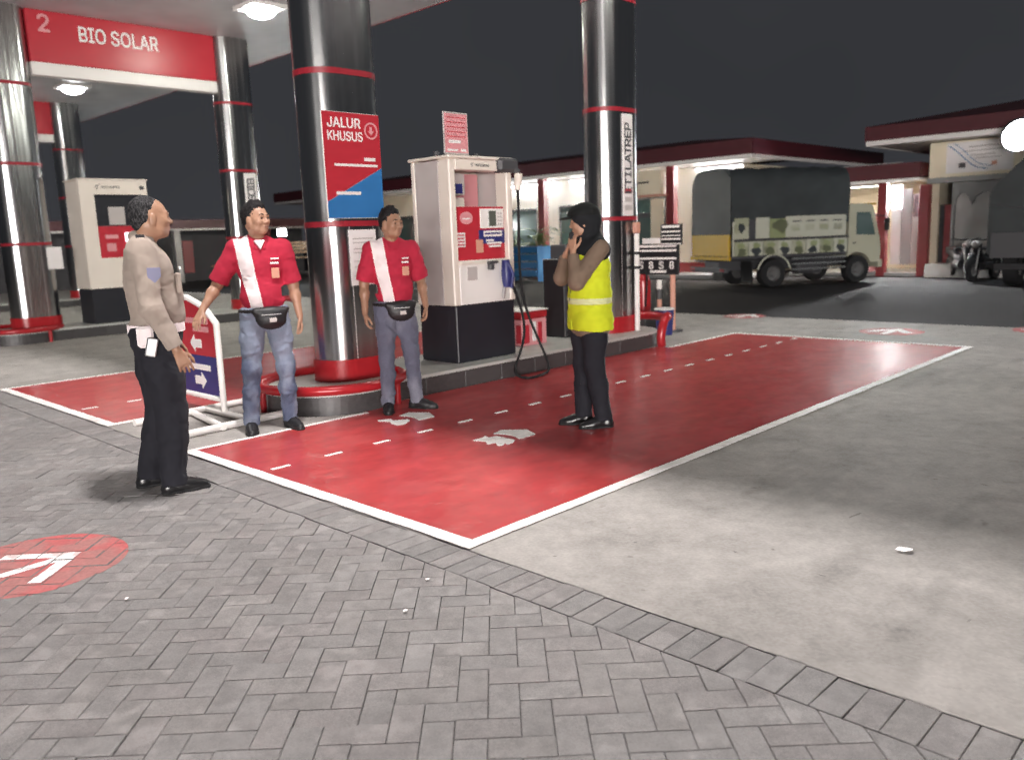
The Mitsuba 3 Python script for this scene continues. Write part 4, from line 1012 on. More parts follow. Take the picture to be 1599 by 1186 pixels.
# cream box sign on the veranda and the tube lamps under its eaves
t = thing('wall_box_sign', 'cream box sign with a black mark, under the lit eaves right of the column', 'sign')
obj('box_body', box(18.95, 19.25, 11.62, 12.55, 2.52, 3.22, 0.01), 'mat_cream_wall', t)
obj('black_mark', box(18.945, 18.95, 12.05, 12.50, 2.86, 2.91, 0.0), 'mat_black', t)
obj('lower_edge', box(18.90, 19.28, 11.4, 12.6, 2.46, 2.515, 0.006), 'mat_orange', t)
def tube_lamp(u, v0, v1, z, lab, p=L_TUBE):
    t = thing('tube_lamp', lab, 'lamp')
    obj('fitting', box(u - 0.09, u + 0.09, v0, v1, z + 0.045, ZE - 0.001, 0.004), 'mat_white_paint', t)
    obj('tube', tube([[u, v0 + 0.03, z + 0.018], [u, v1 - 0.03, z + 0.018]], 0.024, 10), 'mat_off', t, smooth=40, emitter=emit(C_TUBE, p, 0.7))
TL = [(14.3, 16.2, 'white tube lamp under the eaves behind the woman'), (17.0, 19.2, 'white tube lamp under the eaves right of the pump'), (9.6, 11.2, 'white tube lamp under the eaves above the truck'), (22.0, 24.0, 'white tube lamp under the eaves hidden behind the pump')]
for a, b, lab in TL:
    tube_lamp(20.18, a, b, ZE - 0.11, lab)
# potted palm, blue shelf, dark doorway things in front of the left building
def plant(x, y, h, n, r, lab, seed, pot=True):
    t = thing('potted_plant', lab, 'plant')
    rg = np.random.default_rng(seed)
    z0 = 0.0
    if pot:
        obj('pot', lathe([[0, 0], [0.17, 0], [0.24, 0.38], [0.20, 0.38], [0.19, 0.33], [0, 0.33]], 20, (x, y, 0.0)), 'mat_pot', t, smooth=40); z0 = 0.33
    obj('stem', cat(*[tube([[x, y, z0], [x + rg.normal(0, 0.06), y + rg.normal(0, 0.06), z0 + h * 0.6]], 0.018, 6) for _ in range(4)]), 'mat_wood', t)
    for k in range(n):
        az, el = rg.uniform(0, 6.283), rg.uniform(0.1, 1.2)
        ln_ = r * rg.uniform(0.7, 1.15); zz = z0 + h * rg.uniform(0.25, 0.7)
        v, f = [], []
        for i in range(7):
            s = i / 6
            c = np.array([x, y, zz]) + ln_ * np.array([math.cos(az) * s * math.cos(el * (1 - 0.6 * s)), math.sin(az) * s * math.cos(el * (1 - 0.6 * s)), s * math.sin(el) - 0.75 * s * s * (0.6 + 0.4 * math.cos(el))])
            w = 0.075 * math.sin(math.pi * (0.08 + 0.9 * s)) * (ln_ / 0.7)
            nrm = np.array([-math.sin(az), math.cos(az), 0])
            v += [c + nrm * w, c + np.array([0, 0, 0.02]), c - nrm * w]
        for i in range(6):
            a = 3 * i
            f += [[a, a + 1, a + 4], [a, a + 4, a + 3], [a + 1, a + 2, a + 5], [a + 1, a + 5, a + 4]]
        obj('leaf', tm(v, f), 'mat_leaf', t)
plant(18.2, 15.95, 1.7, 26, 0.95, 'leafy potted palm in front of the lit wall, right of the pump', 3)
plant(18.4, 17.5, 1.5, 22, 0.85, 'bushy potted plant close behind the right side of the pump', 5)
t = thing('blue_shelf', 'blue stepped stand with shelves in front of the lit building, right of the pump', 'shelf')
for k in range(4):
    obj('shelf_board', box(16.9 + 0.16 * k, 17.15 + 0.16 * k, 14.9, 16.25, 0.16 + 0.24 * k, 0.36 + 0.24 * k, 0.01), 'mat_shelf_blue', t)
    obj('shelf_edge', box(16.895 + 0.16 * k, 17.17 + 0.16 * k, 14.88, 16.27, 0.362 + 0.24 * k, 0.378 + 0.24 * k, 0.003), 'mat_aluminium', t)
for v in (14.9, 16.2):
    obj('side_frame', box(16.95, 17.6, v - 0.03, v - 0.021, 0.0, 1.10, 0.003), 'mat_shelf_blue', t)
t = thing('drinks_machine', 'dark upright cooler standing by the lit wall right of the far column', 'cooler')
obj('cabinet_body', box(19.5, 20.1, 12.3, 13.1, 0.13, 2.0, 0.02), 'mat_grey_dark', t)
obj('glass_door', box(19.47, 19.497, 12.36, 13.04, 0.35, 1.85, 0.004), 'mat_window', t)
single('notice_panel', box(19.28, 19.30, 11.75, 12.22, 0.6, 2.40, 0.004), 'mat_cream_wall', 'tall cream panel beside the red pillar, left of the truck', 'panel')

# ================================================================ right building with the arched wall
bb = thing('corner_building', 'white and cream building with red roof, wall banner and arched panel at the right', 'building')
UR = 20.7
obj('upper_wall', box(UR, UR + 0.2, -4.0, 4.65, 2.50, 3.36, 0.0), 'mat_cream_wall', bb)
obj('side_wall', box(UR + 0.21, 26.0, 4.45, 4.65, 0.0, 3.36, 0.0), 'mat_cream_wall', bb)
obj('band', box(UR - 0.10, UR + 0.2, -4.0, 4.68, 2.36, 2.495, 0.01), 'mat_grey_wall', bb)
obj('lower_wall', box(UR + 0.25, UR + 0.4, -4.0, 4.1, 0.0, 2.355, 0.0), 'mat_grey_wall', bb)
EU = UR - 0.75
obj('soffit', box(EU, 27.0, -5.0, 5.95, 3.40, 3.44, 0.0), 'mat_white_paint', bb)
obj('roof_trim', cat(box(EU - 0.03, EU - 0.001, -5.0, 5.98, 3.38, 3.50, 0.004), box(EU, 27.0, 5.952, 5.98, 3.38, 3.50, 0.004)), 'mat_white_paint', bb)
obj('fascia', cat(box(EU - 0.06, EU - 0.001, -5.0, 6.0, 3.505, 3.86, 0.004), box(EU, 27.0, 5.952, 6.0, 3.505, 3.86, 0.004)), 'mat_red_fascia', bb)
obj('roof', tm([[EU, 6.0, 3.87], [27, 6.0, 3.87], [27, -5, 3.87], [EU, -5, 3.87], [23.4, 3.0, 4.5], [23.4, -2, 4.5]], [[0, 4, 1], [1, 4, 5], [1, 5, 2], [2, 5, 3], [3, 5, 4], [3, 4, 0]]), 'mat_red_roof', bb)
# arched white panel with an ogee head, pale wainscot, ledge
xs = np.linspace(0, 1, 13)
head = [(4.02, 1.75), (3.98, 1.98), (3.86, 2.10), (3.76, 2.06), (3.70, 1.98), (3.62, 1.80), (3.55, 1.97), (3.40, 2.08), (3.26, 2.10), (3.16, 2.02)]
hole = sg.Polygon([(3.12, 0.36)] + [(4.02, 0.36)] + head + [(3.12, 1.9)])
FU = dict(xdir=(0, -1, 0), up=(0, 0, 1))
wallp = sg.box(2.4, 0.34, 4.08, 2.35).difference(hole)
flip = lambda pl: affinity.scale(pl, -1, 1, origin=(0, 0))
obj('arch_surround', place(extrude(flip(wallp), 0.16), (UR + 0.16, 0, 0), **FU), 'mat_grey_wall', bb)
obj('arch_panel', box(UR + 0.10, UR + 0.20, 3.13, 4.01, 0.84, 2.2, 0.0), 'mat_white_wall', bb)
obj('wainscot', box(UR + 0.08, UR + 0.20, 3.13, 4.01, 0.36, 0.835, 0.004), 'mat_grey_metal', bb)
obj('ledge', box(UR - 0.35, UR + 0.2, -4.0, 4.55, 0.0, 0.34, 0.01), 'mat_white_wall', bb)
obj('pillar', box(UR - 0.02, UR + 0.22, 4.62, 4.86, 0.0, 2.35, 0.008), 'mat_red_paint', bb)
obj('red_door_edge', box(UR + 0.05, UR + 0.24, 4.085, 4.25, 0.35, 1.82, 0.006), 'mat_red_paint', bb)
obj('dark_door', box(UR + 0.30, UR + 0.36, 4.26, 4.44, 0.35, 1.82, 0.0), 'mat_dark_wall', bb)
# low wing on the left with its own red eaves, lit doorway, grey shutters
obj('wing_fascia', box(UR - 0.05, UR + 0.0, 4.87, 8.4, 2.55, 2.94, 0.006), 'mat_red_fascia', bb)
obj('wing_trim', box(UR - 0.07, UR + 0.02, 4.87, 8.4, 2.47, 2.545, 0.004), 'mat_white_paint', bb)
obj('wing_roof_edge', box(UR - 0.06, UR + 0.01, 5.3, 8.4, 2.945, 2.965, 0.002), 'mat_aluminium', bb)
obj('wing_roof', box(UR + 0.02, 26.0, 4.87, 8.4, 2.60, 2.94, 0.0), 'mat_red_roof', bb)
obj('wing_soffit', box(UR + 0.03, 24.0, 4.87, 8.4, 2.50, 2.545, 0.0), 'mat_white_paint', bb)
obj('wing_pillar', box(UR - 0.03, UR + 0.2, 5.68, 5.90, 0.0, 2.465, 0.008), 'mat_red_paint', bb)
obj('wing_back_wall', box(23.0, 23.2, 4.87, 8.4, 0.0, 2.495, 0.0), 'mat_cream_wall', bb)
obj('wing_floor', box(UR, 22.9, 4.87, 8.4, 0.0, 0.10, 0.01), 'mat_grey_wall', bb)
for k in range(3):
    obj('grey_shutter', box(UR + 0.42, UR + 0.46, 4.90 + 0.27 * k, 5.16 + 0.27 * k, 0.30, (2.15, 2.30, 1.74)[k], 0.006), ('mat_grey_metal', 'mat_grey_wall', 'mat_white_wall')[k], bb)
obj('dark_opening', box(UR + 0.40, UR + 0.415, 4.90, 5.12, 1.55, 2.12, 0.0), 'mat_dark_wall', bb)
lp = thing('doorway_lamp', 'bright white upright lamp panel in the doorway right of the red post', 'lamp')
obj('lamp_case', box(UR + 0.43, UR + 0.50, 5.42, 5.72, 1.755, 2.42, 0.004), 'mat_white_paint', lp)
obj('lamp_panel', tm([[UR + 0.425, 5.44, 1.78], [UR + 0.425, 5.70, 1.78], [UR + 0.425, 5.70, 2.40], [UR + 0.425, 5.44, 2.40]], [[0, 2, 1], [0, 3, 2]]), 'mat_off', lp, emitter=emit((1.0, 1.0, 1.0), L_DOOR, 0.7))
t = thing('wing_lamp', 'small ceiling lamp inside the low wing behind the truck cab', 'lamp')
obj('lamp_case', box(21.8, 22.2, 6.2, 7.2, 2.45, 2.499, 0.004), 'mat_white_paint', t)
obj('lamp_lens', tm([[21.84, 6.24, 2.445], [22.16, 6.24, 2.445], [22.16, 7.16, 2.445], [21.84, 7.16, 2.445]], [[0, 2, 1], [0, 3, 2]]), 'mat_off', t, emitter=emit((1.0, 0.86, 0.66), 30.0, 0.3))
# goods in the wing: stacked pinkish cartons and a flower basket seen over the cab
rg = np.random.default_rng(12)
for k in range(5):
    single('goods_box', box(21.1, 21.5, 6.0, 6.42, 0.11 + 0.32 * k, 0.41 + 0.32 * k, 0.012), ('mat_pink_print', 'mat_orange')[k % 2], f'pinkish carton in the stack behind the truck cab, {["lowest", "second from below", "middle", "second from above", "topmost"][k]} one', 'carton')
plant(21.3, 6.75, 1.35, 18, 0.5, 'yellowish leafy plant seen just above the truck cab', 9)
# the wall banner and the glaring floodlight
bn = thing('wall_banner', 'pale blue white printed banner on the upper wall at the right', 'banner')
obj('cloth', box(UR - 0.03, UR - 0.002, 2.75, 4.25, 2.58, 3.32, 0.004), 'mat_white_print', bn)
for k, (a, b, z, h) in enumerate(((3.05, 3.75, 3.18, 0.03), (3.0, 3.9, 3.08, 0.03), (3.15, 3.7, 2.98, 0.03), (3.0, 3.6, 2.9, 0.025), (3.80, 3.95, 2.70, 0.12), (3.10, 3.22, 2.72, 0.10))):
    obj('printed_line', box(UR - 0.034, UR - 0.0305, a, b, z, z + h, 0.0), ('mat_grey_metal', 'mat_grey_metal', 'mat_grey_metal', 'mat_grey_metal', 'mat_grey_dark', 'mat_orange')[k], bn)
fold = smooth_path([(0, 4.2, 3.25), (0, 3.95, 3.05), (0, 3.7, 2.80), (0, 3.3, 2.65)], 14)
obj('printed_sweep', cat(tube(fold + [UR - 0.032, 0, 0], 0.012, 6), tube(fold + [UR - 0.032, -0.10, 0.06], 0.008, 6)), 'mat_shelf_blue', bn)
fl = thing('floodlight', 'glaring white floodlight on a bracket at the right edge, before the banner', 'floodlight')
fo = np.array([UR - 0.95, 2.42, 3.28])
fdir = np.array([-0.72, -0.40, -0.45]); fdir /= np.linalg.norm(fdir)
rt = np.cross(fdir, [0, 0, 1.0]); rt /= np.linalg.norm(rt)
upv = np.cross(rt, fdir)
obj('housing', tube([fo - fdir * 0.004, fo - fdir * 0.05, fo - fdir * 0.16], [0.41, 0.41, 0.22], 24), 'mat_grey_dark', fl)
rim_ = [fo + 0.38 * (rt * math.cos(a) + upv * math.sin(a)) for a in np.linspace(0, 2 * np.pi, 25)[:-1]]
gl = tm([fo] + rim_, [[0, 1 + k, 1 + (k + 1) % 24] for k in range(24)])
if gl.face_normals.mean(0) @ fdir < 0:
    gl.invert()
obj('lamp_glass', gl, 'mat_off', fl, emitter=emit(C_FLOOD, L_FLOOD))
obj('bracket', tube([fo - fdir * 0.12, [UR - 0.3, 2.42, 3.2], [UR, 2.42, 3.2]], 0.025, 8), 'mat_grey_dark', fl)

# ================================================================ the dark side at the left: low shed, wall, lamp
sh = thing('low_shed', 'dark low shed with a dim red roof edge far behind the left attendant', 'building')
obj('wall', box(3.0, 20.0, 33.0, 33.2, 0.0, 2.3, 0.0), 'mat_dark_wall', sh)
obj('fascia', box(2.0, 20.5, 31.6, 31.66, 2.25, 2.62, 0.004), 'mat_red_fascia', sh)
obj('trim', box(2.0, 20.5, 31.58, 31.64, 2.17, 2.245, 0.004), 'mat_white_paint', sh)
obj('roof', box(2.0, 20.5, 31.67, 34.0, 2.32, 2.60, 0.0), 'mat_red_roof', sh)
for u in (5.0, 9.2, 13.2, 17.4):
    obj('pillar', box(u - 0.14, u + 0.14, 31.7, 31.98, 0.0, 2.31, 0.01), 'mat_white_wall' if u == 13.2 else 'mat_red_paint', sh)
for k in range(1):
    obj('red_shutter', box(13.4 + 0.02 + k * 0.5, 13.4 + 0.48 + k * 0.5, 31.8, 31.84, 0.4, 1.75, 0.006), 'mat_red_paint', sh)
sp = thing('spot_lamp', 'glaring white spotlight on a pole between the left attendant and the near column', 'lamp')
so = np.array([14.11, 25.0, 1.88])
obj('pole', tube([[14.16, 25.1, 0.0], [14.16, 25.1, 1.86]], 0.035, 10), 'mat_grey_dark', sp, smooth=40)
sd = np.array([CAM[0] + 3 - so[0], CAM[1] + 3 - so[1], -1.2]); sd /= np.linalg.norm(sd)
rt = np.cross(sd, [0, 0, 1.0]); rt /= np.linalg.norm(rt); upv = np.cross(rt, sd)
c4 = [so + rt * a * 0.16 + upv * b * 0.13 for a, b in ((-1, -1), (1, -1), (1, 1), (-1, 1))]
nr = np.cross(c4[1] - c4[0], c4[2] - c4[0])
obj('lamp_glass', tm(c4, [[0, 1, 2], [0, 2, 3]] if nr @ sd > 0 else [[0, 2, 1], [0, 3, 2]]), 'mat_off', sp, emitter=emit(C_FLOOD, L_SPOT, 0.5))
ctr = so - sd * 0.06
obj('housing', place(box(-0.18, 0.18, -0.15, 0.15, -0.05, 0.05, 0.02), ctr, rt, upv), 'mat_grey_dark', sp)
t = thing('louvred_bench', 'pale slatted bench under the spotlight in the left background', 'bench')
for k in range(4):
    obj('slat', box(13.2, 15.6, 24.6 + 0.18 * k, 24.74 + 0.18 * k, 0.92, 0.97, 0.006), 'mat_wood', t)
    obj('back_slat', box(13.2, 15.6, 25.45, 25.48, 1.10 + 0.12 * k, 1.18 + 0.12 * k, 0.006), 'mat_wood', t)
for u in (13.3, 15.5):
    obj('leg', box(u - 0.04, u + 0.04, 24.62, 25.52, 0.0, 0.915, 0.006), 'mat_grey_dark', t)
    obj('back_post', box(u - 0.03, u + 0.03, 25.484, 25.53, 0.92, 1.56, 0.006), 'mat_grey_dark', t)
# dark trees behind everything, only a shade darker than the night sky

# the shop behind the camera: its long row of lit windows throws the broad low light that falls on the faces turned this way
sp = thing('shop_front', 'station shop with a long row of lit windows, behind the camera', 'building')
sf = np.array([math.cos(YAW), math.sin(YAW), 0]); so = CAM * [1, 1, 0] - sf * 18.0
sr = np.cross(sf, [0, 0, 1.0])
BX = lambda a0, a1, d0, d1, z0, z1: place(box(a0, a1, z0, z1, d0, d1, 0.0), so, sr if np.cross(sr, [0, 0, 1.0]) @ sf > 0 else -sr, (0, 0, 1))
obj('wall', BX(-8, 8, -4.0, -0.10, 0.0, 4.2), 'mat_white_wall', sp)
obj('roof_edge', BX(-8.4, 8.4, -4.2, 0.8, 4.205, 4.6), 'mat_red_sign', sp)
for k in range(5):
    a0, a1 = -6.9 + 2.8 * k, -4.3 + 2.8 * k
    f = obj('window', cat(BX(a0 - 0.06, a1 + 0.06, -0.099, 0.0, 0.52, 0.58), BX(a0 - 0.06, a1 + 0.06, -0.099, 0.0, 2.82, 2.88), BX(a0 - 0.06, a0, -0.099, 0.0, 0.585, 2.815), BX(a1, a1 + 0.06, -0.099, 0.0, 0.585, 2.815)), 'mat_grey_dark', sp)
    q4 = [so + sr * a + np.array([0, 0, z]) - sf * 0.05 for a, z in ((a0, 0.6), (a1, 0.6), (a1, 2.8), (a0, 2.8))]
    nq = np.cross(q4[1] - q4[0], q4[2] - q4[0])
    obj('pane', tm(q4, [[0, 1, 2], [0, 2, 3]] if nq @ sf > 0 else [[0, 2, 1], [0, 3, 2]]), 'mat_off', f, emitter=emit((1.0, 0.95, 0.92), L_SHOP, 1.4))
# ================================================================ people: one smooth field per body or garment, meshed as a closed surface
def rcone(p, a, b, ra, rb):
    a, b = np.asarray(a, float), np.asarray(b, float)
    ba = b - a; l2 = ba @ ba + 1e-12
    t = np.clip(((p - a) @ ba) / l2, 0, 1)
    return np.linalg.norm(p - a - t[..., None] * ba, axis=-1) - (ra + (rb - ra) * t)

def ellip(p, c, r, R=None):
    q = p - np.asarray(c, float)
    if R is not None:
        q = q @ R
    r = np.asarray(r, float)
    k = np.linalg.norm(q / r, axis=-1)
    g = np.linalg.norm(q / (r * r), axis=-1)
    return k * (k - 1) / np.maximum(g, 1e-9)

class Field:
    def __init__(self, res=0.006):
        self.res, self.prims, self.cuts = res, [], []
    def cone(self, a, b, ra, rb=None, k=0.02):
        rb = ra if rb is None else rb
        a, b = np.asarray(a, float), np.asarray(b, float); m = max(ra, rb)
        self.prims.append((np.minimum(a, b) - m, np.maximum(a, b) + m, lambda p: rcone(p, a, b, ra, rb), k, 1)); return self
    def chain(self, pts, rs, k=0.02):
        for i in range(len(pts) - 1):
            self.cone(pts[i], pts[i + 1], rs[i], rs[i + 1], k)
        return self
    def ell(self, c, r, k=0.02, R=None, sign=1):
        c, m = np.asarray(c, float), max(r)
        self.prims.append((c - m, c + m, lambda p: ellip(p, c, r, R), k, sign)); return self
    def cut(self, n, d, lo=None, hi=None):
        """Keep n.p < d (inside the box lo..hi if given)."""
        self.cuts.append((np.asarray(n, float), d, lo, hi)); return self
    def mesh(self, wrinkle=0.0, wscale=(9, 9, 9), seed=0, smooth=0, xf=None):
        pad = 0.05; h = self.res
        lo = np.min([q[0] for q in self.prims], 0) - 0.03; hi = np.max([q[1] for q in self.prims], 0) + 0.03
        n = np.ceil((hi - lo) / h).astype(int) + 1
        F = np.full(n, 0.06, np.float32)
        ax = [lo[i] + h * np.arange(n[i]) for i in range(3)]
        def sub(a, b):
            i0 = np.clip(np.floor((a - lo) / h).astype(int), 0, n - 1); i1 = np.clip(np.ceil((b - lo) / h).astype(int) + 1, 1, n)
            sl = tuple(slice(i0[i], i1[i]) for i in range(3))
            return sl, np.stack(np.meshgrid(*[ax[i][sl[i]] for i in range(3)], indexing='ij'), -1)
        for a, b, fn, k, sg_ in self.prims:
            sl, g = sub(a - pad, b + pad)
            d = fn(g).astype(np.float32); f = F[sl]
            if sg_ > 0:
                e = np.maximum(k - np.abs(f - d), 0) / k
                F[sl] = np.minimum(f, d) - e * e * k * 0.25
            else:
                e = np.maximum(k - np.abs(f + d), 0) / k
                F[sl] = np.maximum(f, -d) + e * e * k * 0.25
        for nn, d, l, u in self.cuts:
            if l is None:
                sl, g = tuple(slice(0, x) for x in n), np.stack(np.meshgrid(*ax, indexing='ij'), -1)
            else:
                sl, g = sub(np.asarray(l, float), np.asarray(u, float))
            F[sl] = np.maximum(F[sl], (g @ nn - d).astype(np.float32))
        F = np.clip(F, -0.06, 0.06)
        F[0], F[-1], F[:, 0], F[:, -1], F[:, :, 0], F[:, :, -1] = 0.06, 0.06, 0.06, 0.06, 0.06, 0.06
        v, f = surface_nets(F)
        v = lo + v * h
        m = tm(v, f)
        if smooth:
            trimesh.smoothing.filter_taubin(m, iterations=smooth)
        if wrinkle:
            nr = m.vertex_normals
            q = m.vertices * np.asarray(wscale)
            m.vertices = m.vertices + nr * (wrinkle * 2 * (meshkit.fbm(q + meshkit.fbm(q * 0.7 + 30, 2, seed + 9)[:, None] * 1.5, 3, seed) - 0.5))[:, None]
        return m

def surface_nets(F):
    ins = F < 0
    n = F.shape
    c = np.zeros([x - 1 for x in n], np.int8)
    for d in np.ndindex(2, 2, 2):
        c += ins[d[0]:n[0] - 1 + d[0], d[1]:n[1] - 1 + d[1], d[2]:n[2] - 1 + d[2]]
    act = (c > 0) & (c < 8)
    idx = np.full(c.shape, -1, np.int64); pos = np.argwhere(act); idx[act] = np.arange(len(pos))
    s, w = np.zeros((len(pos), 3)), np.zeros(len(pos))
    I = pos.T
    for axis in range(3):
        o = [a for a in range(3) if a != axis]
        for d0, d1 in np.ndindex(2, 2):
            off = np.zeros(3, int); off[o[0]], off[o[1]] = d0, d1
            a = F[tuple(I + off[:, None])]; off2 = off.copy(); off2[axis] = 1
            b = F[tuple(I + off2[:, None])]
            x = (a < 0) != (b < 0)
            t = np.where(x, a / np.where(x, a - b, 1), 0)
            p = np.tile(off.astype(float), (len(pos), 1)); p[:, axis] = t
            s += np.where(x[:, None], p, 0); w += x
    v = pos + s / np.maximum(w, 1)[:, None]
    faces = []
    for axis in range(3):
        o = [(axis + 1) % 3, (axis + 2) % 3]
        sl0 = [slice(1, x - 1) for x in n]; sl1 = list(sl0); sl0[axis], sl1[axis] = slice(0, n[axis] - 1), slice(1, n[axis])
        a, b = ins[tuple(sl0)], ins[tuple(sl1)]
        e = np.argwhere(a != b)
        fl = a[tuple(e.T)]
        e = e.copy(); e[:, o[0]] += 1; e[:, o[1]] += 1
        q = []
        for d0, d1 in ((0, 0), (-1, 0), (-1, -1), (0, -1)):
            k = e.copy(); k[:, o[0]] += d0; k[:, o[1]] += d1
            q.append(idx[tuple(k.T)])
        q = np.stack(q, 1)
        q[~fl] = q[~fl][:, ::-1]
        q = q[(q >= 0).all(1)]
        faces += [q[:, [0, 1, 2]], q[:, [0, 2, 3]]]
    return v, np.vstack(faces)

def unit(v):
    v = np.asarray(v, float); return v / (np.linalg.norm(v) + 1e-12)

def hand(F, W, d, n, t, curl=0.45, s=1.0, spread=0.0, thumb_in=0.35):
    """Palm, four fingers and a thumb. W wrist, d towards the fingertips, n the way the palm faces, t the thumb's side."""
    d, n, t = unit(d), unit(n), unit(t)
    K = [W + s * (0.088 * d + o * t) for o in (0.030, 0.010, -0.010, -0.029)]
    for i, k in enumerate(K):
        F.cone(W + s * (0.012 * d + (0.016, 0.006, -0.005, -0.015)[i] * t), k, 0.0135 * s, 0.0105 * s, 0.012)
    for i, (k, L) in enumerate(zip(K, (0.070, 0.078, 0.072, 0.056))):
        a, p, dr_ = curl * (0.5 + 0.12 * i), k, unit(d + (0.10 - 0.07 * i) * (1 + spread) * t)
        for j, (l, r) in enumerate(zip((0.45, 0.31, 0.24), (0.0090, 0.0083, 0.0074))):
            q = p + s * L * l * (math.cos(a) * dr_ + math.sin(a) * n)
            F.cone(p, q, r * s, (r - 0.0008) * s, 0.003); p = q
            a += curl * (0.95 + 0.1 * i)
    b = W + s * (0.026 * d + 0.022 * t + 0.006 * n)
    m1 = b + s * 0.040 * unit(0.62 * d + 0.62 * t + thumb_in * n)
    m2 = m1 + s * 0.032 * unit(0.85 * d + 0.30 * t + thumb_in * n)
    m3 = m2 + s * 0.026 * unit(0.95 * d + 0.02 * t + thumb_in * n)
    F.chain([b, m1, m2, m3], [0.0135 * s, 0.0115 * s, 0.0098 * s, 0.0085 * s], 0.006)

def head_prims(F, c, fw, up, s=1.0):
    """Skull, jaw, brow, nose, lips, ears, neck root: c centre of the head, fw the way the face looks."""
    fw = unit(fw); up = unit(up - (up @ fw) * fw); lf = np.cross(up, fw)
    R = np.stack([fw, lf, up], 1)
    g = lambda x, y, z: c + s * (R @ np.array([x, y, z]))
    e = lambda c_, r, k=0.02, sign=1: F.ell(g(*c_), tuple(s * x for x in r), k, R, sign)
    e((-0.012, 0, 0.028), (0.097, 0.077, 0.088), 0.03)
    e((0.028, 0, -0.040), (0.064, 0.060, 0.072), 0.04)
    e((0.058, 0, -0.096), (0.028, 0.027, 0.020), 0.03)
    for y in (-1, 1):
        e((0.055, y * 0.043, -0.024), (0.030, 0.024, 0.026), 0.03)
        e((-0.008, y * 0.080, -0.012), (0.021, 0.010, 0.033), 0.008)
        F.cone(g(-0.045, y * 0.045, -0.05), g(0.030, y * 0.050, -0.082), 0.020 * s, 0.018 * s, 0.04)
        e((0.098, y * 0.031, 0.000), (0.018, 0.020, 0.012), 0.012, -1)
    F.cone(g(0.080, -0.036, 0.020), g(0.080, 0.036, 0.020), 0.012 * s, None, 0.02)
    F.cone(g(0.084, 0, 0.008), g(0.106, 0, -0.028), 0.008 * s, 0.0125 * s, 0.012)
    for y in (-1, 1):
        e((0.095, y * 0.012, -0.033), (0.012, 0.009, 0.009), 0.008)
    e((0.088, 0, -0.060), (0.011, 0.024, 0.007), 0.008)
    e((0.086, 0, -0.072), (0.011, 0.021, 0.008), 0.008)
    return g, R

def face_parts(key, g, R, s=1.0, xf=None, lips=True):
    for y in (-1, 1):
        m = trimesh.creation.icosphere(2, 0.0105 * s); m.apply_translation(g(0.0790, y * 0.031, 0.001))
        obj('eye', xf(m), 'mat_eye', key, smooth=True)
        obj('eyebrow', xf(tube([g(0.093, y * 0.016, 0.024), g(0.092, y * 0.032, 0.030), g(0.080, y * 0.050, 0.024)], [0.004 * s, 0.0048 * s, 0.003 * s], 8)), 'mat_hair', key, smooth=True)
    if lips:
        obj('mouth', xf(tube([g(0.0905, -0.021, -0.0662), g(0.0985, 0, -0.0658), g(0.0905, 0.021, -0.0662)], [0.002, 0.0032, 0.002], 6)), 'mat_lips', key, smooth=True)

def hair_field(g, R, s, nrm, d, grow=0.014, res=0.005, extra=None):
    """Hair as a shell over the skull, kept above a hairline plane nrm.x > d in head axes."""
    H = Field(res)
    H.ell(g(-0.030, 0, 0.040), tuple(s * (x + grow) for x in (0.090, 0.073, 0.084)), 0.02, R)
    H.ell(g(-0.052, 0, -0.012), tuple(s * (x + grow * 0.6) for x in (0.062, 0.066, 0.075)), 0.03, R)
    if extra:
        extra(H)
    nw = R @ np.asarray(nrm, float); c = g(0, 0, 0)
    H.cut(-nw, -(nw @ c + s * d))
    return H

def leg(F, hip, knee, ankle, r, k=0.03):
    F.chain([hip, 0.5 * (hip + knee), knee, 0.6 * knee + 0.4 * ankle, ankle], r, k)

def shoe_mesh(ankle, ang, L=0.275, w=0.05):
    """A shoe: upper and a flat sole. ankle: x, y of the ankle; ang: where the toe points."""
    F = Field(0.005); f = np.array([math.cos(ang), math.sin(ang), 0]); l = np.array([-f[1], f[0], 0])
    A = np.array([ankle[0], ankle[1], 0.0])
    p = lambda x, y, z: A + x * f + y * l + np.array([0, 0, z])
    F.cone(p(-0.035, 0, 0.035), p(-0.030, 0, 0.085), 0.038, 0.040, 0.03)
    F.cone(p(-0.040, 0, 0.030), p(0.06, 0.0, 0.040), 0.036, 0.042, 0.03)
    F.cone(p(0.04, 0, 0.055), p(0.13, 0.004, 0.028), 0.038, 0.033, 0.03)
    F.cone(p(0.10, 0.003, 0.026), p(L - 0.105, 0.004, 0.022), 0.042, 0.030, 0.03)
    F.cut([0, 0, -1], -0.012)
    S = Field(0.005)
    S.cone(p(-0.042, 0, 0.012), p(0.02, 0, 0.012), 0.040, 0.037, 0.02); S.cone(p(0.02, 0, 0.012), p(0.10, 0.003, 0.012), 0.037, 0.046, 0.02); S.cone(p(0.10, 0.003, 0.012), p(L - 0.105, 0.004, 0.012), 0.046, 0.034, 0.02)
    S.cut([0, 0, 1], 0.020).cut([0, 0, -1], -0.002)
    return F.mesh(), S.mesh()

def shoes(key, xf, feet, mat='mat_leather', sole='mat_rubber'):
    for a, ang in feet:
        u, s_ = shoe_mesh(a, ang)
        k = obj('shoe', xf(u), mat, key, smooth=True)
        obj('sole', xf(s_), sole, k, smooth=40)

def split(m, mask_fn):
    """Faces of a mesh in two meshes, by a test on face centres."""
    c = m.triangles_center; k = mask_fn(c)
    return m.submesh([np.nonzero(k)[0]], append=True), m.submesh([np.nonzero(~k)[0]], append=True)

UP = np.array([0, 0, 1.0])
V = lambda *a: np.array(a, float)
def turn(a):
    a = math.radians(a); return V(math.cos(a), math.sin(a), 0)

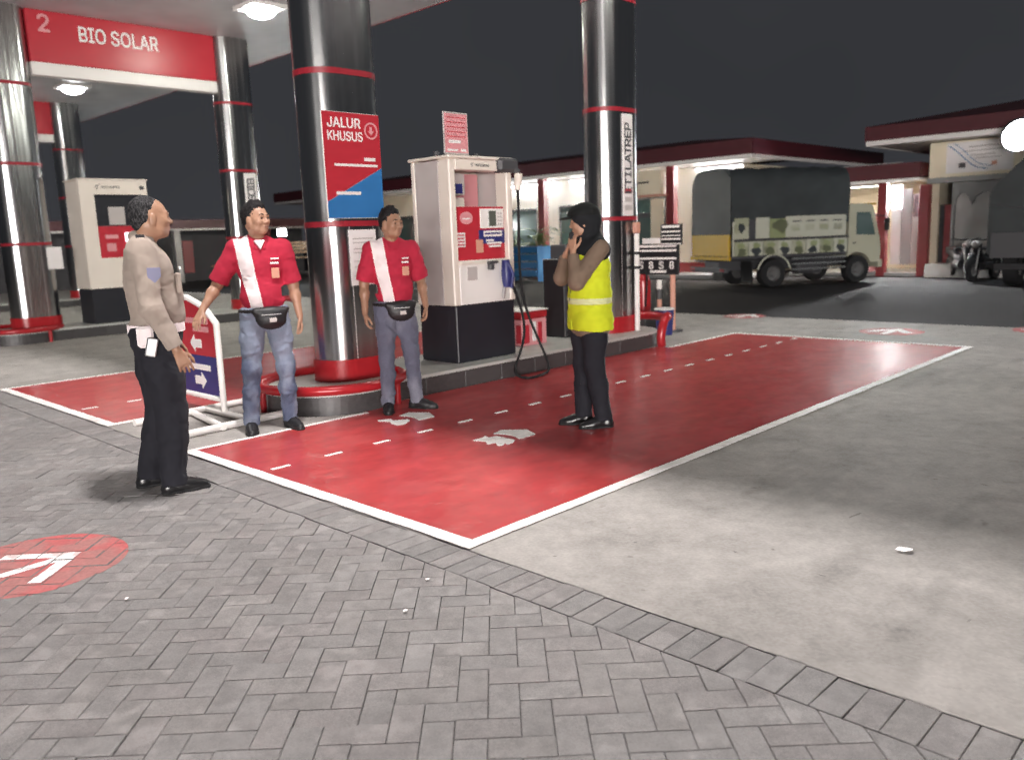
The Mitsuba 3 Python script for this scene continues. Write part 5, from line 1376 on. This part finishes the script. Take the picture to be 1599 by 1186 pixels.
# ---------------------------------------------------------------- the policeman at the left: side view, facing right
def policeman():
    key = thing('person', 'man in a khaki uniform shirt, white belt and dark trousers, standing in side view', 'person')
    s = 1.0; loc, rz = (-0.44, 2.20, 0), math.radians(-20)
    xf = lambda m: moved(m, loc, rz, s)
    hipR, hipL = V(-0.01, -0.095, 0.93), V(-0.01, 0.095, 0.93)
    kR, kL = V(0.035, -0.10, 0.50), V(-0.01, 0.11, 0.50)
    aR, aL = V(0.010, -0.12, 0.09), V(-0.12, 0.12, 0.09)
    shR, shL = V(-0.035, -0.19, 1.435), V(-0.035, 0.19, 1.435)
    eR, eL = V(-0.02, -0.275, 1.13), V(-0.02, 0.27, 1.13)
    wR, wL = V(0.09, -0.285, 0.875), V(0.10, 0.27, 0.88)
    hc = V(0.045, 0.0, 1.632)
    hf = unit(V(1.0, 0.12, 0.02))
    B = Field(0.0055)
    g, R = head_prims(B, hc, hf, UP, 1.0)
    B.cone(V(-0.03, 0, 1.44), hc + V(-0.02, 0, -0.06), 0.063, 0.060, 0.04)
    B.ell(V(0.01, 0, 1.25), (0.10, 0.15, 0.22), 0.05); B.ell(V(0.01, 0, 1.02), (0.11, 0.14, 0.16), 0.05)
    for sh, e, w in ((shR, eR, wR), (shL, eL, wL)):
        B.cone(V(-0.03, sh[1] * 0.4, 1.42), sh, 0.05, 0.05, 0.04); B.chain([sh, e, w], [0.046, 0.038, 0.026], 0.03)
    for h_, k_, a_ in ((hipR, kR, aR), (hipL, kL, aL)):
        leg(B, h_, k_, a_, [0.078, 0.068, 0.050, 0.045, 0.034])
    hand(B, wR, V(0.38, 0.02, -1), V(-0.15, 1, 0), V(1, 0, 0.3), 0.42)
    hand(B, wL, V(0.30, 0.0, -1), V(-0.1, -1, 0), V(1, 0, 0.3), 0.42)
    obj('body', xf(B.mesh()), 'mat_skin', key, smooth=True)
    face_parts(key, g, R, 1.0, xf)
    H = hair_field(g, R, 1.0, (-1.25, 0, 0.72), -0.006, 0.004)
    nb = R @ V(-0.3, 0, 1); H.cut(-nb, -(nb @ hc - 0.050))
    obj('hair', xf(H.mesh(0.004, (75, 75, 75), 3)), 'mat_hair_grey', key, smooth=True)
    S = Field(0.006)
    S.ell(V(-0.005, 0, 1.285), (0.142, 0.198, 0.215), 0.06); S.ell(V(0.030, 0, 1.10), (0.150, 0.178, 0.19), 0.08); S.ell(V(0.0, 0, 0.97), (0.135, 0.17, 0.11), 0.06)
    S.cone(shR, shL, 0.068, None, 0.06); S.cone(V(-0.03, -0.06, 1.475), V(-0.03, 0.06, 1.475), 0.055, None, 0.05)
    for sh, e, w in ((shR, eR, wR), (shL, eL, wL)):
        S.chain([sh, e], [0.078, 0.066], 0.03); S.chain([e, w + (e - w) * 0.10], [0.064, 0.047], 0.02)
        S.cut(unit(w - e), unit(w - e) @ (w + (e - w) * 0.08), w - 0.1, w + 0.1)
    S.cut(V(0, 0, -1), -0.965, V(-0.3, -0.215, 0.7), V(0.3, 0.215, 1.02))
    sh = S.mesh(0.013, (8, 8, 12), 1)
    sm = obj('shirt', xf(sh), 'mat_khaki', key, smooth=True)
    col = Field(0.005)
    col.cone(V(0.015, -0.045, 1.500), V(-0.055, 0.0, 1.525), 0.030, 0.032, 0.02); col.cone(V(0.015, 0.045, 1.500), V(-0.055, 0.0, 1.525), 0.030, 0.032, 0.02)
    obj('collar', xf(col.mesh()), 'mat_khaki', sm, smooth=True)
    for y in (-1, 1):
        obj('epaulette', xf(place(box(-0.075, 0.075, -0.024, 0.024, 0, 0.007, 0.002), V(-0.03, y * 0.145, 1.505), V(0.0, y, -0.35), V(1, 0, 0))), 'mat_black', sm)
    obj('sleeve_patch', xf(place(extrude(sg.Polygon([(-0.035, 0.04), (0.035, 0.04), (0.035, -0.01), (0, -0.045), (-0.035, -0.01)]), 0.006), V(0.01, -0.322, 1.31), V(1, 0.0, 0), V(0, -0.18, 1))), 'mat_patch', sm)
    obj('chest_pocket', xf(box(0.135, 0.165, -0.14, -0.03, 1.19, 1.31, 0.012)), 'mat_khaki', sm)
    obj('badge', xf(box(0.155, 0.172, -0.12, -0.05, 1.325, 1.345, 0.003)), 'mat_aluminium', sm)
    Tr = Field(0.006)
    Tr.ell(V(0.0, 0, 0.925), (0.142, 0.182, 0.14), 0.05)
    for h_, k_, a_ in ((hipR, kR, aR), (hipL, kL, aL)):
        leg(Tr, h_, k_, a_ + V(0, 0, -0.03), [0.122, 0.112, 0.088, 0.082, 0.074], 0.03)
    Tr.ell(V(0.0, 0, 0.97), (0.143, 0.176, 0.10), 0.05); Tr.cut(V(0, 0, 1), 1.0).cut(V(0, 0, -1), -0.055)
    obj('trousers', xf(Tr.mesh(0.016, (9, 9, 8), 5)), 'mat_dark_trouser', key, smooth=True)
    bp = [V(0.16 * math.cos(a) + 0.008, 0.186 * math.sin(a), 0.992) for a in np.linspace(0, 2 * np.pi, 49)]
    v = [q + V(0, 0, dz) for q in bp for dz in (-0.026, 0.026)]
    f = [x for i in range(48) for x in ([2 * i, 2 * i + 2, 2 * i + 3], [2 * i, 2 * i + 3, 2 * i + 1])]
    vo = [(q - V(0.008, 0, 0)) * V(0.97, 0.97, 1) + V(0.008, 0, dz) for q in bp for dz in (-0.026, 0.026)]
    fo = [[b + 98 for b in (x[0], x[2], x[1])] for x in f]
    cap = [x for i in range(48) for x in ([2 * i + 1, 2 * i + 3, 2 * i + 101], [2 * i + 1, 2 * i + 101, 2 * i + 99])]
    obj('belt', xf(tm(v + vo, f + fo + cap)), 'mat_white_cloth', key, smooth=30)
    obj('belt_pouch', xf(box(-0.11, -0.02, -0.225, -0.155, 0.895, 1.02, 0.016)), 'mat_white_cloth', key)
    obj('belt_clip', xf(place(box(-0.03, 0.03, -0.055, 0.055, 0, 0.02, 0.006), V(-0.04, -0.228, 0.90), V(1, 0, -0.25), V(0.25, 0, 1))), 'mat_aluminium', key)
    shoes(key, xf, [((aR[0], aR[1]), 0.06), ((aL[0], aL[1]), 0.12)])
policeman()

# ---------------------------------------------------------------- the two attendants
def attendant(label, loc, rz, H, pose, stripe_soft=0.0, jeans='mat_denim', seed=0, skin='mat_skin_light'):
    key = thing('person', label, 'person')
    s = H / 1.75
    xf = lambda m: moved(m, loc, math.radians(rz), s)
    J = pose
    B = Field(0.0055)
    g, R = head_prims(B, J['hc'], J['hf'], J.get('hu', UP), 0.98)
    B.cone(V(-0.025, 0, 1.42), J['hc'] + J['hf'] * -0.02 + V(0, 0, -0.06), 0.058, 0.054, 0.04)
    B.ell(V(0.0, 0, 1.25), (0.085, 0.14, 0.22), 0.05); B.ell(V(0.0, 0, 1.02), (0.09, 0.13, 0.15), 0.05)
    for sd in 'RL':
        sh, e, w = J['sh' + sd], J['e' + sd], J['w' + sd]
        B.cone(V(-0.02, sh[1] * 0.4, 1.41), sh, 0.045, 0.045, 0.04); B.chain([sh, e, 0.65 * e + 0.35 * w, w], [0.045, 0.038, 0.038, 0.025], 0.03)
        hand(B, w, *J['hand' + sd])
        leg(B, J['hip' + sd], J['k' + sd], J['a' + sd], [0.070, 0.062, 0.046, 0.042, 0.032])
    obj('body', xf(B.mesh()), skin, key, smooth=True)
    face_parts(key, g, R, 0.98, xf)
    def ex(Hh):
        r = np.random.default_rng(seed)
        for _ in range(0):
            a = r.uniform(-1, 1)
            Hh.cone(g(0.02, a * 0.05, 0.112), g(0.078 + 0.008 * r.random(), a * 0.060, 0.074 + 0.022 * r.random()), 0.020, 0.007, 0.012)
        for _ in range(10):
            a, b = r.uniform(0, 6.28), r.uniform(0.2, 0.9)
            p = V(-0.014 + 0.09 * math.cos(a) * math.sin(b), 0.075 * math.sin(a) * math.sin(b), 0.03 + 0.095 * math.cos(b))
            Hh.cone(g(*p), g(*(p * V(1.1, 1.1, 1.12))), 0.022, 0.012, 0.02)
    Hm = hair_field(g, R, 0.98, (-0.80, 0, 0.80), -0.010, 0.011, 0.005, ex)
    Fr = Field(0.0035)
    rf = np.random.default_rng(40 + seed)
    sk = lambda az, el, k: g(*(V(-0.014, 0, 0.030) + k * V(0.097 * math.cos(el) * math.cos(az), 0.077 * math.cos(el) * math.sin(az), 0.088 * math.sin(el))))
    for az in np.linspace(-1.5, 1.5, 34):
        az = az + rf.normal(0, 0.06); e0 = 1.0
        e1 = 0.52 + 0.20 * rf.random() - 0.34 * min(1.0, max(0.0, abs(az) - 0.85) / 0.5)
        lean = 0.35 * rf.normal(0.4, 0.5)
        Fr.chain([sk(az, e0, 1.07), sk(az + 0.4 * lean, (e0 + e1) / 2, 1.045), sk(az + lean, e1, 1.0)], [0.012, 0.008, 0.003], 0.006)
    obj('hair', xf(cat(Hm.mesh(0.008, (70, 70, 50), 3 + seed), Fr.mesh(0.002, (90, 90, 60), 5))), 'mat_hair', key, smooth=True)
    S = Field(0.006)
    S.ell(V(0.0, 0, 1.28), (0.118, 0.172, 0.21), 0.06); S.ell(V(0.012, 0, 1.06), (0.122, 0.165, 0.165), 0.06)
    S.cone(J['shR'], J['shL'], 0.060, None, 0.06); S.cone(V(-0.02, -0.055, 1.455), V(-0.02, 0.055, 1.455), 0.050, None, 0.05)
    for sd in 'RL':
        sh, e, w = J['sh' + sd], J['e' + sd], J['w' + sd]
        end = e + (sh - e) * 0.06
        S.chain([sh, end], [0.074, 0.076], 0.03)
        S.cut(unit(e - sh), unit(e - sh) @ end, end - 0.10, end + 0.10)
    S.cut(V(0, 0, -1), -0.945, V(-0.3, -0.2, 0.7), V(0.3, 0.2, 0.99))
    m = S.mesh(0.014, (8, 8, 11), 11 + seed)
    # a white panel runs from the right shoulder down the front to the hem
    def white(c):
        q = np.clip((1.47 - c[:, 2]) / 0.5, 0, 1)
        yc = -0.128 + 0.068 * q ** 1.3
        return (np.abs(c[:, 1] - yc) < 0.054 - 0.010 * q) & (c[:, 0] > -0.10) & (c[:, 2] > 0.9) & (np.abs(c[:, 1]) < 0.24)
    a, b = split(m, white)
    sk = obj('shirt', xf(b), 'mat_red_shirt', key, smooth=True)
    obj('white_panel', xf(a), 'mat_white_cloth', sk, smooth=True)
    Cl = Field(0.005)
    for y in (-1, 1):
        Cl.cone(V(-0.06, y * 0.03, 1.495), V(0.045, y * 0.050, 1.465), 0.026, 0.020, 0.015); Cl.cone(V(0.045, y * 0.050, 1.465), V(0.092, y * 0.028, 1.41), 0.017, 0.012, 0.015)
    obj('collar', xf(Cl.mesh()), 'mat_red_shirt', sk, smooth=True)
    if J.get('tee'):
        vneck = sg.Polygon([(-0.040, 0.0), (0.040, 0.0), (0.0, -0.075)])
        obj('white_tee_neck', xf(place(extrude(vneck, 0.02), V(0.070, 0, 1.462), V(0, 1, 0), unit(V(-0.62, 0, 1)))), 'mat_white_cloth', sk)
    fr = lambda y, z: 0.118 * math.sqrt(max(0.05, 1 - (y / 0.19) ** 2 - ((z - 1.28) / 0.30) ** 2)) + 0.004
    def tag(name, y0, y1, z0, z1, mat):
        ym, zm = (y0 + y1) / 2, (z0 + z1) / 2
        obj(name, xf(place(box(-(y1 - y0) / 2, (y1 - y0) / 2, -(z1 - z0) / 2, (z1 - z0) / 2, 0, 0.008, 0.002), V(fr(ym, zm), ym, zm), unit(V(-0.45 * ym / 0.1, 1, 0)), UP)), mat, sk)
    tag('name_tag', 0.055, 0.125, 1.29, 1.305, 'mat_white_print'); tag('name_tag', 0.06, 0.13, 1.325, 1.337, 'mat_white_print')
    tag('chest_card', 0.06, 0.125, 1.185, 1.262, 'mat_orange')
    Tr = Field(0.006)
    Tr.ell(V(0.0, 0, 0.925), (0.118, 0.165, 0.12), 0.05)
    for sd in 'RL':
        leg(Tr, J['hip' + sd], J['k' + sd], J['a' + sd] + V(0, 0, -0.03), [0.098, 0.088, 0.068, 0.064, 0.058], 0.03)
    Tr.cut(V(0, 0, 1), 0.97).cut(V(0, 0, -1), -0.06)
    obj('jeans', xf(Tr.mesh(0.016, (10, 10, 13), 21 + seed)), jeans, key, smooth=True)
    Bg = Field(0.005)
    Bg.ell(V(0.135, 0.03, 0.885), (0.050, 0.115, 0.085), 0.03); Bg.cone(V(0.13, -0.08, 0.94), V(0.13, 0.13, 0.94), 0.030, None, 0.03)
    wk = obj('waist_bag', xf(Bg.mesh(0.004, (14, 14, 14), 4)), 'mat_black', key, smooth=True)
    obj('zip', xf(box(0.176, 0.183, -0.04, 0.10, 0.915, 0.921, 0.0)), 'mat_aluminium', wk)
    obj('bag_patch', xf(box(0.172, 0.188, 0.01, 0.065, 0.86, 0.895, 0.004)), 'mat_grey_metal', wk)
    bp = [V(0.133 * math.cos(a_), 0.178 * math.sin(a_), 0.945) for a_ in np.linspace(0, 2 * np.pi, 33)]
    obj('bag_strap', xf(tube(bp, 0.014, 8)), 'mat_black', wk, smooth=True)
    shoes(key, xf, J['feet'], 'mat_black', 'mat_rubber')
    return key

poseA = dict(hc=V(0.035, 0.0, 1.630), hf=unit(V(0.80, 0.62, 0.02)),
    shR=V(-0.01, -0.172, 1.405), eR=V(-0.05, -0.315, 1.155), wR=V(0.06, -0.450, 0.975), handR=(V(0.35, -0.35, -0.55), V(0.3, 0.1, -1), V(0.6, 0.7, 0.0), 0.5, 0.95),
    shL=V(-0.01, 0.172, 1.405), eL=V(-0.03, 0.240, 1.125), wL=V(0.03, 0.262, 0.88), handL=(V(0.12, 0.05, -1), V(0, -1, 0), V(1, 0, 0.1), 0.45, 0.95),
    hipR=V(0, -0.085, 0.92), kR=V(0.03, -0.135, 0.50), aR=V(-0.01, -0.165, 0.09), hipL=V(0, 0.085, 0.92), kL=V(0.03, 0.125, 0.50), aL=V(-0.02, 0.135, 0.09),
    feet=[((-0.01, -0.165), -0.15), ((-0.02, 0.135), 0.25)], tee=True)
attendant('attendant in red shirt with white stripe and blue jeans, hand on the arrow board', (0.80, 3.12, 0), -112, 1.77, poseA, seed=1)
poseB = dict(hc=V(0.04, 0.01, 1.628), hf=unit(V(0.84, 0.52, -0.06)),
    shR=V(-0.01, -0.172, 1.405), eR=V(-0.03, -0.245, 1.13), wR=V(0.05, -0.265, 0.88), handR=(V(0.2, 0.05, -1), V(0, 1, 0), V(1, 0, 0.1), 0.5, 0.95),
    shL=V(-0.01, 0.172, 1.405), eL=V(-0.07, 0.255, 1.14), wL=V(0.07, 0.260, 0.915), handL=(V(0.25, -0.08, -1), V(-0.1, -1, 0), V(1, 0, 0.2), 0.5, 0.95),
    hipR=V(0, -0.085, 0.92), kR=V(0.035, -0.10, 0.50), aR=V(-0.01, -0.105, 0.09), hipL=V(0, 0.085, 0.92), kL=V(0.03, 0.115, 0.50), aL=V(-0.03, 0.155, 0.09),
    feet=[((-0.01, -0.105), -0.2), ((-0.03, 0.155), 0.9)])
attendant('attendant in red shirt with white stripe and grey jeans, left of the pump', (1.86, 2.84, 0), -118, 1.71, poseB, jeans='mat_denim_grey', seed=2, skin='mat_skin')

# ---------------------------------------------------------------- the woman in the yellow vest: side view, facing left, hands at her chin
def woman():
    key = thing('person', 'woman in bright yellow vest, black cap and headscarf, hands at her chin', 'person')
    loc, rz, s = (2.34, 1.12, 0), math.radians(154), 0.955
    xf = lambda m: moved(m, loc, rz, s)
    hipR, hipL = V(0, -0.085, 0.92), V(0, 0.085, 0.92)
    kR, kL = V(0.02, -0.09, 0.50), V(0.01, 0.09, 0.50)
    aR, aL = V(0.03, -0.095, 0.09), V(-0.055, 0.095, 0.09)
    shR, shL = V(-0.02, -0.165, 1.40), V(-0.02, 0.165, 1.40)
    eR, eL = V(0.17, -0.15, 1.18), V(0.185, 0.165, 1.155)
    wR, wL = V(0.175, -0.045, 1.36), V(0.165, 0.075, 1.385)
    hc = V(0.040, 0.0, 1.608); hf = unit(V(0.88, -0.44, -0.14))
    B = Field(0.0055)
    g, R = head_prims(B, hc, hf, UP, 0.96)
    B.cone(V(-0.02, 0, 1.41), hc + V(-0.02, 0, -0.06), 0.050, 0.048, 0.04)
    B.ell(V(0.0, 0, 1.24), (0.085, 0.13, 0.21), 0.05); B.ell(V(0.0, 0, 1.0), (0.10, 0.14, 0.16), 0.05)
    for sh, e, w in ((shR, eR, wR), (shL, eL, wL)):
        B.cone(V(-0.02, sh[1] * 0.4, 1.39), sh, 0.042, 0.042, 0.04); B.chain([sh, e, w], [0.040, 0.034, 0.023], 0.03)
    for h_, k_, a_ in ((hipR, kR, aR), (hipL, kL, aL)):
        leg(B, h_, k_, a_, [0.075, 0.066, 0.046, 0.042, 0.032])
    hand(B, wL, V(-0.05, -0.25, 1), V(-0.85, -0.45, 0), V(-0.5, 0.8, 0.1), 0.55, 0.92)
    hand(B, wR, V(-0.15, 0.45, 0.85), V(-0.8, 0.5, 0), V(-0.4, -0.5, 0.6), 0.65, 0.92)
    obj('body', xf(B.mesh()), 'mat_skin_light', key, smooth=True)
    face_parts(key, g, R, 0.96, xf)
    Hj = Field(0.0055)
    gg = lambda x, y, z: g(x, y, z)
    Hj.ell(g(-0.016, 0, 0.022), (0.112, 0.094, 0.105), 0.03, R); Hj.ell(g(-0.055, 0, -0.03), (0.075, 0.080, 0.085), 0.03, R)
    Hj.ell(g(-0.085, 0, 0.005), (0.055, 0.06, 0.06), 0.03, R)
    Hj.cone(hc + V(-0.04, 0, -0.10), V(-0.025, 0, 1.43), 0.086, 0.105, 0.04)
    Hj.cone(V(-0.02, -0.12, 1.385), V(-0.02, 0.12, 1.385), 0.098, None, 0.06)
    Hj.ell(V(0.02, 0, 1.37), (0.105, 0.14, 0.09), 0.05)
    Hj.ell(g(0.105, 0, -0.032), (0.062, 0.058, 0.085), 0.015, R, -1)
    obj('headscarf', xf(Hj.mesh(0.006, (11, 11, 11), 6)), 'mat_hijab', key, smooth=True)
    Cp = Field(0.005)
    Cp.ell(g(-0.012, 0, 0.050), (0.125, 0.107, 0.090), 0.02, R)
    n = R @ unit(V(-0.10, 0, 1)); Cp.cut(-n, -(n @ g(0, 0, 0.046)))
    ck = obj('cap', xf(Cp.mesh(0.003, (30, 30, 30), 2)), 'mat_cap', key, smooth=True)
    Br = Field(0.004)
    Br.ell(g(0.125, 0, 0.044), (0.065, 0.080, 0.010), 0.01, R)
    obj('cap_peak', xf(Br.mesh()), 'mat_cap', ck, smooth=True)
    obj('cap_badge', xf(trimesh.creation.icosphere(2, 0.012).apply_translation(g(0.112, 0, 0.085))), 'mat_aluminium', ck, smooth=True)
    S = Field(0.006)
    S.ell(V(0.0, 0, 1.24), (0.118, 0.160, 0.22), 0.05); S.ell(V(0.0, 0, 0.98), (0.132, 0.172, 0.17), 0.06); S.cone(V(0, -0.06, 0.82), V(0, 0.06, 0.82), 0.136, None, 0.05)
    S.cone(shR, shL, 0.056, None, 0.05)
    for sh, e, w in ((shR, eR, wR), (shL, eL, wL)):
        S.chain([sh, e], [0.066, 0.062], 0.03); S.chain([e, w + (e - w) * 0.14], [0.060, 0.042], 0.02)
        S.cut(unit(w - e), unit(w - e) @ (w + (e - w) * 0.12), w - 0.06, w + 0.06)
    S.cut(V(0, 0, -1), -0.725, V(-0.3, -0.3, 0.5), V(0.3, 0.3, 0.9))
    obj('uniform_shirt', xf(S.mesh(0.007, (9, 9, 9), 8)), 'mat_brown_cloth', key, smooth=True)
    Vs = Field(0.006)
    Vs.ell(V(-0.01, 0, 1.25), (0.150, 0.195, 0.215), 0.05); Vs.ell(V(0.0, 0, 1.02), (0.168, 0.212, 0.20), 0.07); Vs.cone(V(0.0, -0.075, 0.82), V(0.0, 0.075, 0.82), 0.158, None, 0.06)
    Vs.cut(V(0, 0, -1), -0.775)
    for y in (-1, 1):                                   # arm holes
        Vs.ell(V(0.030, y * 0.225, 1.335), (0.072, 0.060, 0.115), 0.015, None, -1)
    Vs.ell(V(0.05, 0, 1.46), (0.11, 0.075, 0.10), 0.02, None, -1)
    Vs.ell(V(0.20, 0.0, 0.76), (0.12, 0.017, 0.125), 0.008, None, -1)     # open front at the hem
    mv = Vs.mesh(0.020, (6, 6, 9), 9)
    band, mv = split(mv, lambda c: (np.abs(c[:, 2] - 1.005) < 0.022))
    vk = obj('vest', xf(mv), 'mat_vest', key, smooth=True)
    obj('reflective_band', xf(band), 'mat_reflective', vk, smooth=True)
    obj('front_zip', xf(tube([[0.150, 0, 0.90], [0.168, 0, 1.02], [0.140, 0, 1.22]], 0.004, 6)), 'mat_grey_cloth', vk)
    Tr = Field(0.006)
    Tr.ell(V(0.0, 0, 0.90), (0.120, 0.165, 0.12), 0.05)
    for h_, k_, a_ in ((hipR, kR, aR), (hipL, kL, aL)):
        leg(Tr, h_, k_, a_ + V(0, 0, -0.01), [0.105, 0.098, 0.078, 0.074, 0.066], 0.03)
    Tr.cut(V(0, 0, 1), 0.95).cut(V(0, 0, -1), -0.07)
    obj('trousers', xf(Tr.mesh(0.009, (9, 9, 6), 10)), 'mat_dark_trouser', key, smooth=True)
    shoes(key, xf, [((aR[0], aR[1]), -0.35), ((aL[0], aL[1]), -0.2)])
    ph = obj('radio', xf(box(wL[0] - 0.025, wL[0] + 0.005, 0.015, 0.05, 1.42, 1.53, 0.008)), 'mat_black')
    labels[ph] = {'label': 'small black handset held by the woman at her chin', 'category': 'handset'}
woman()
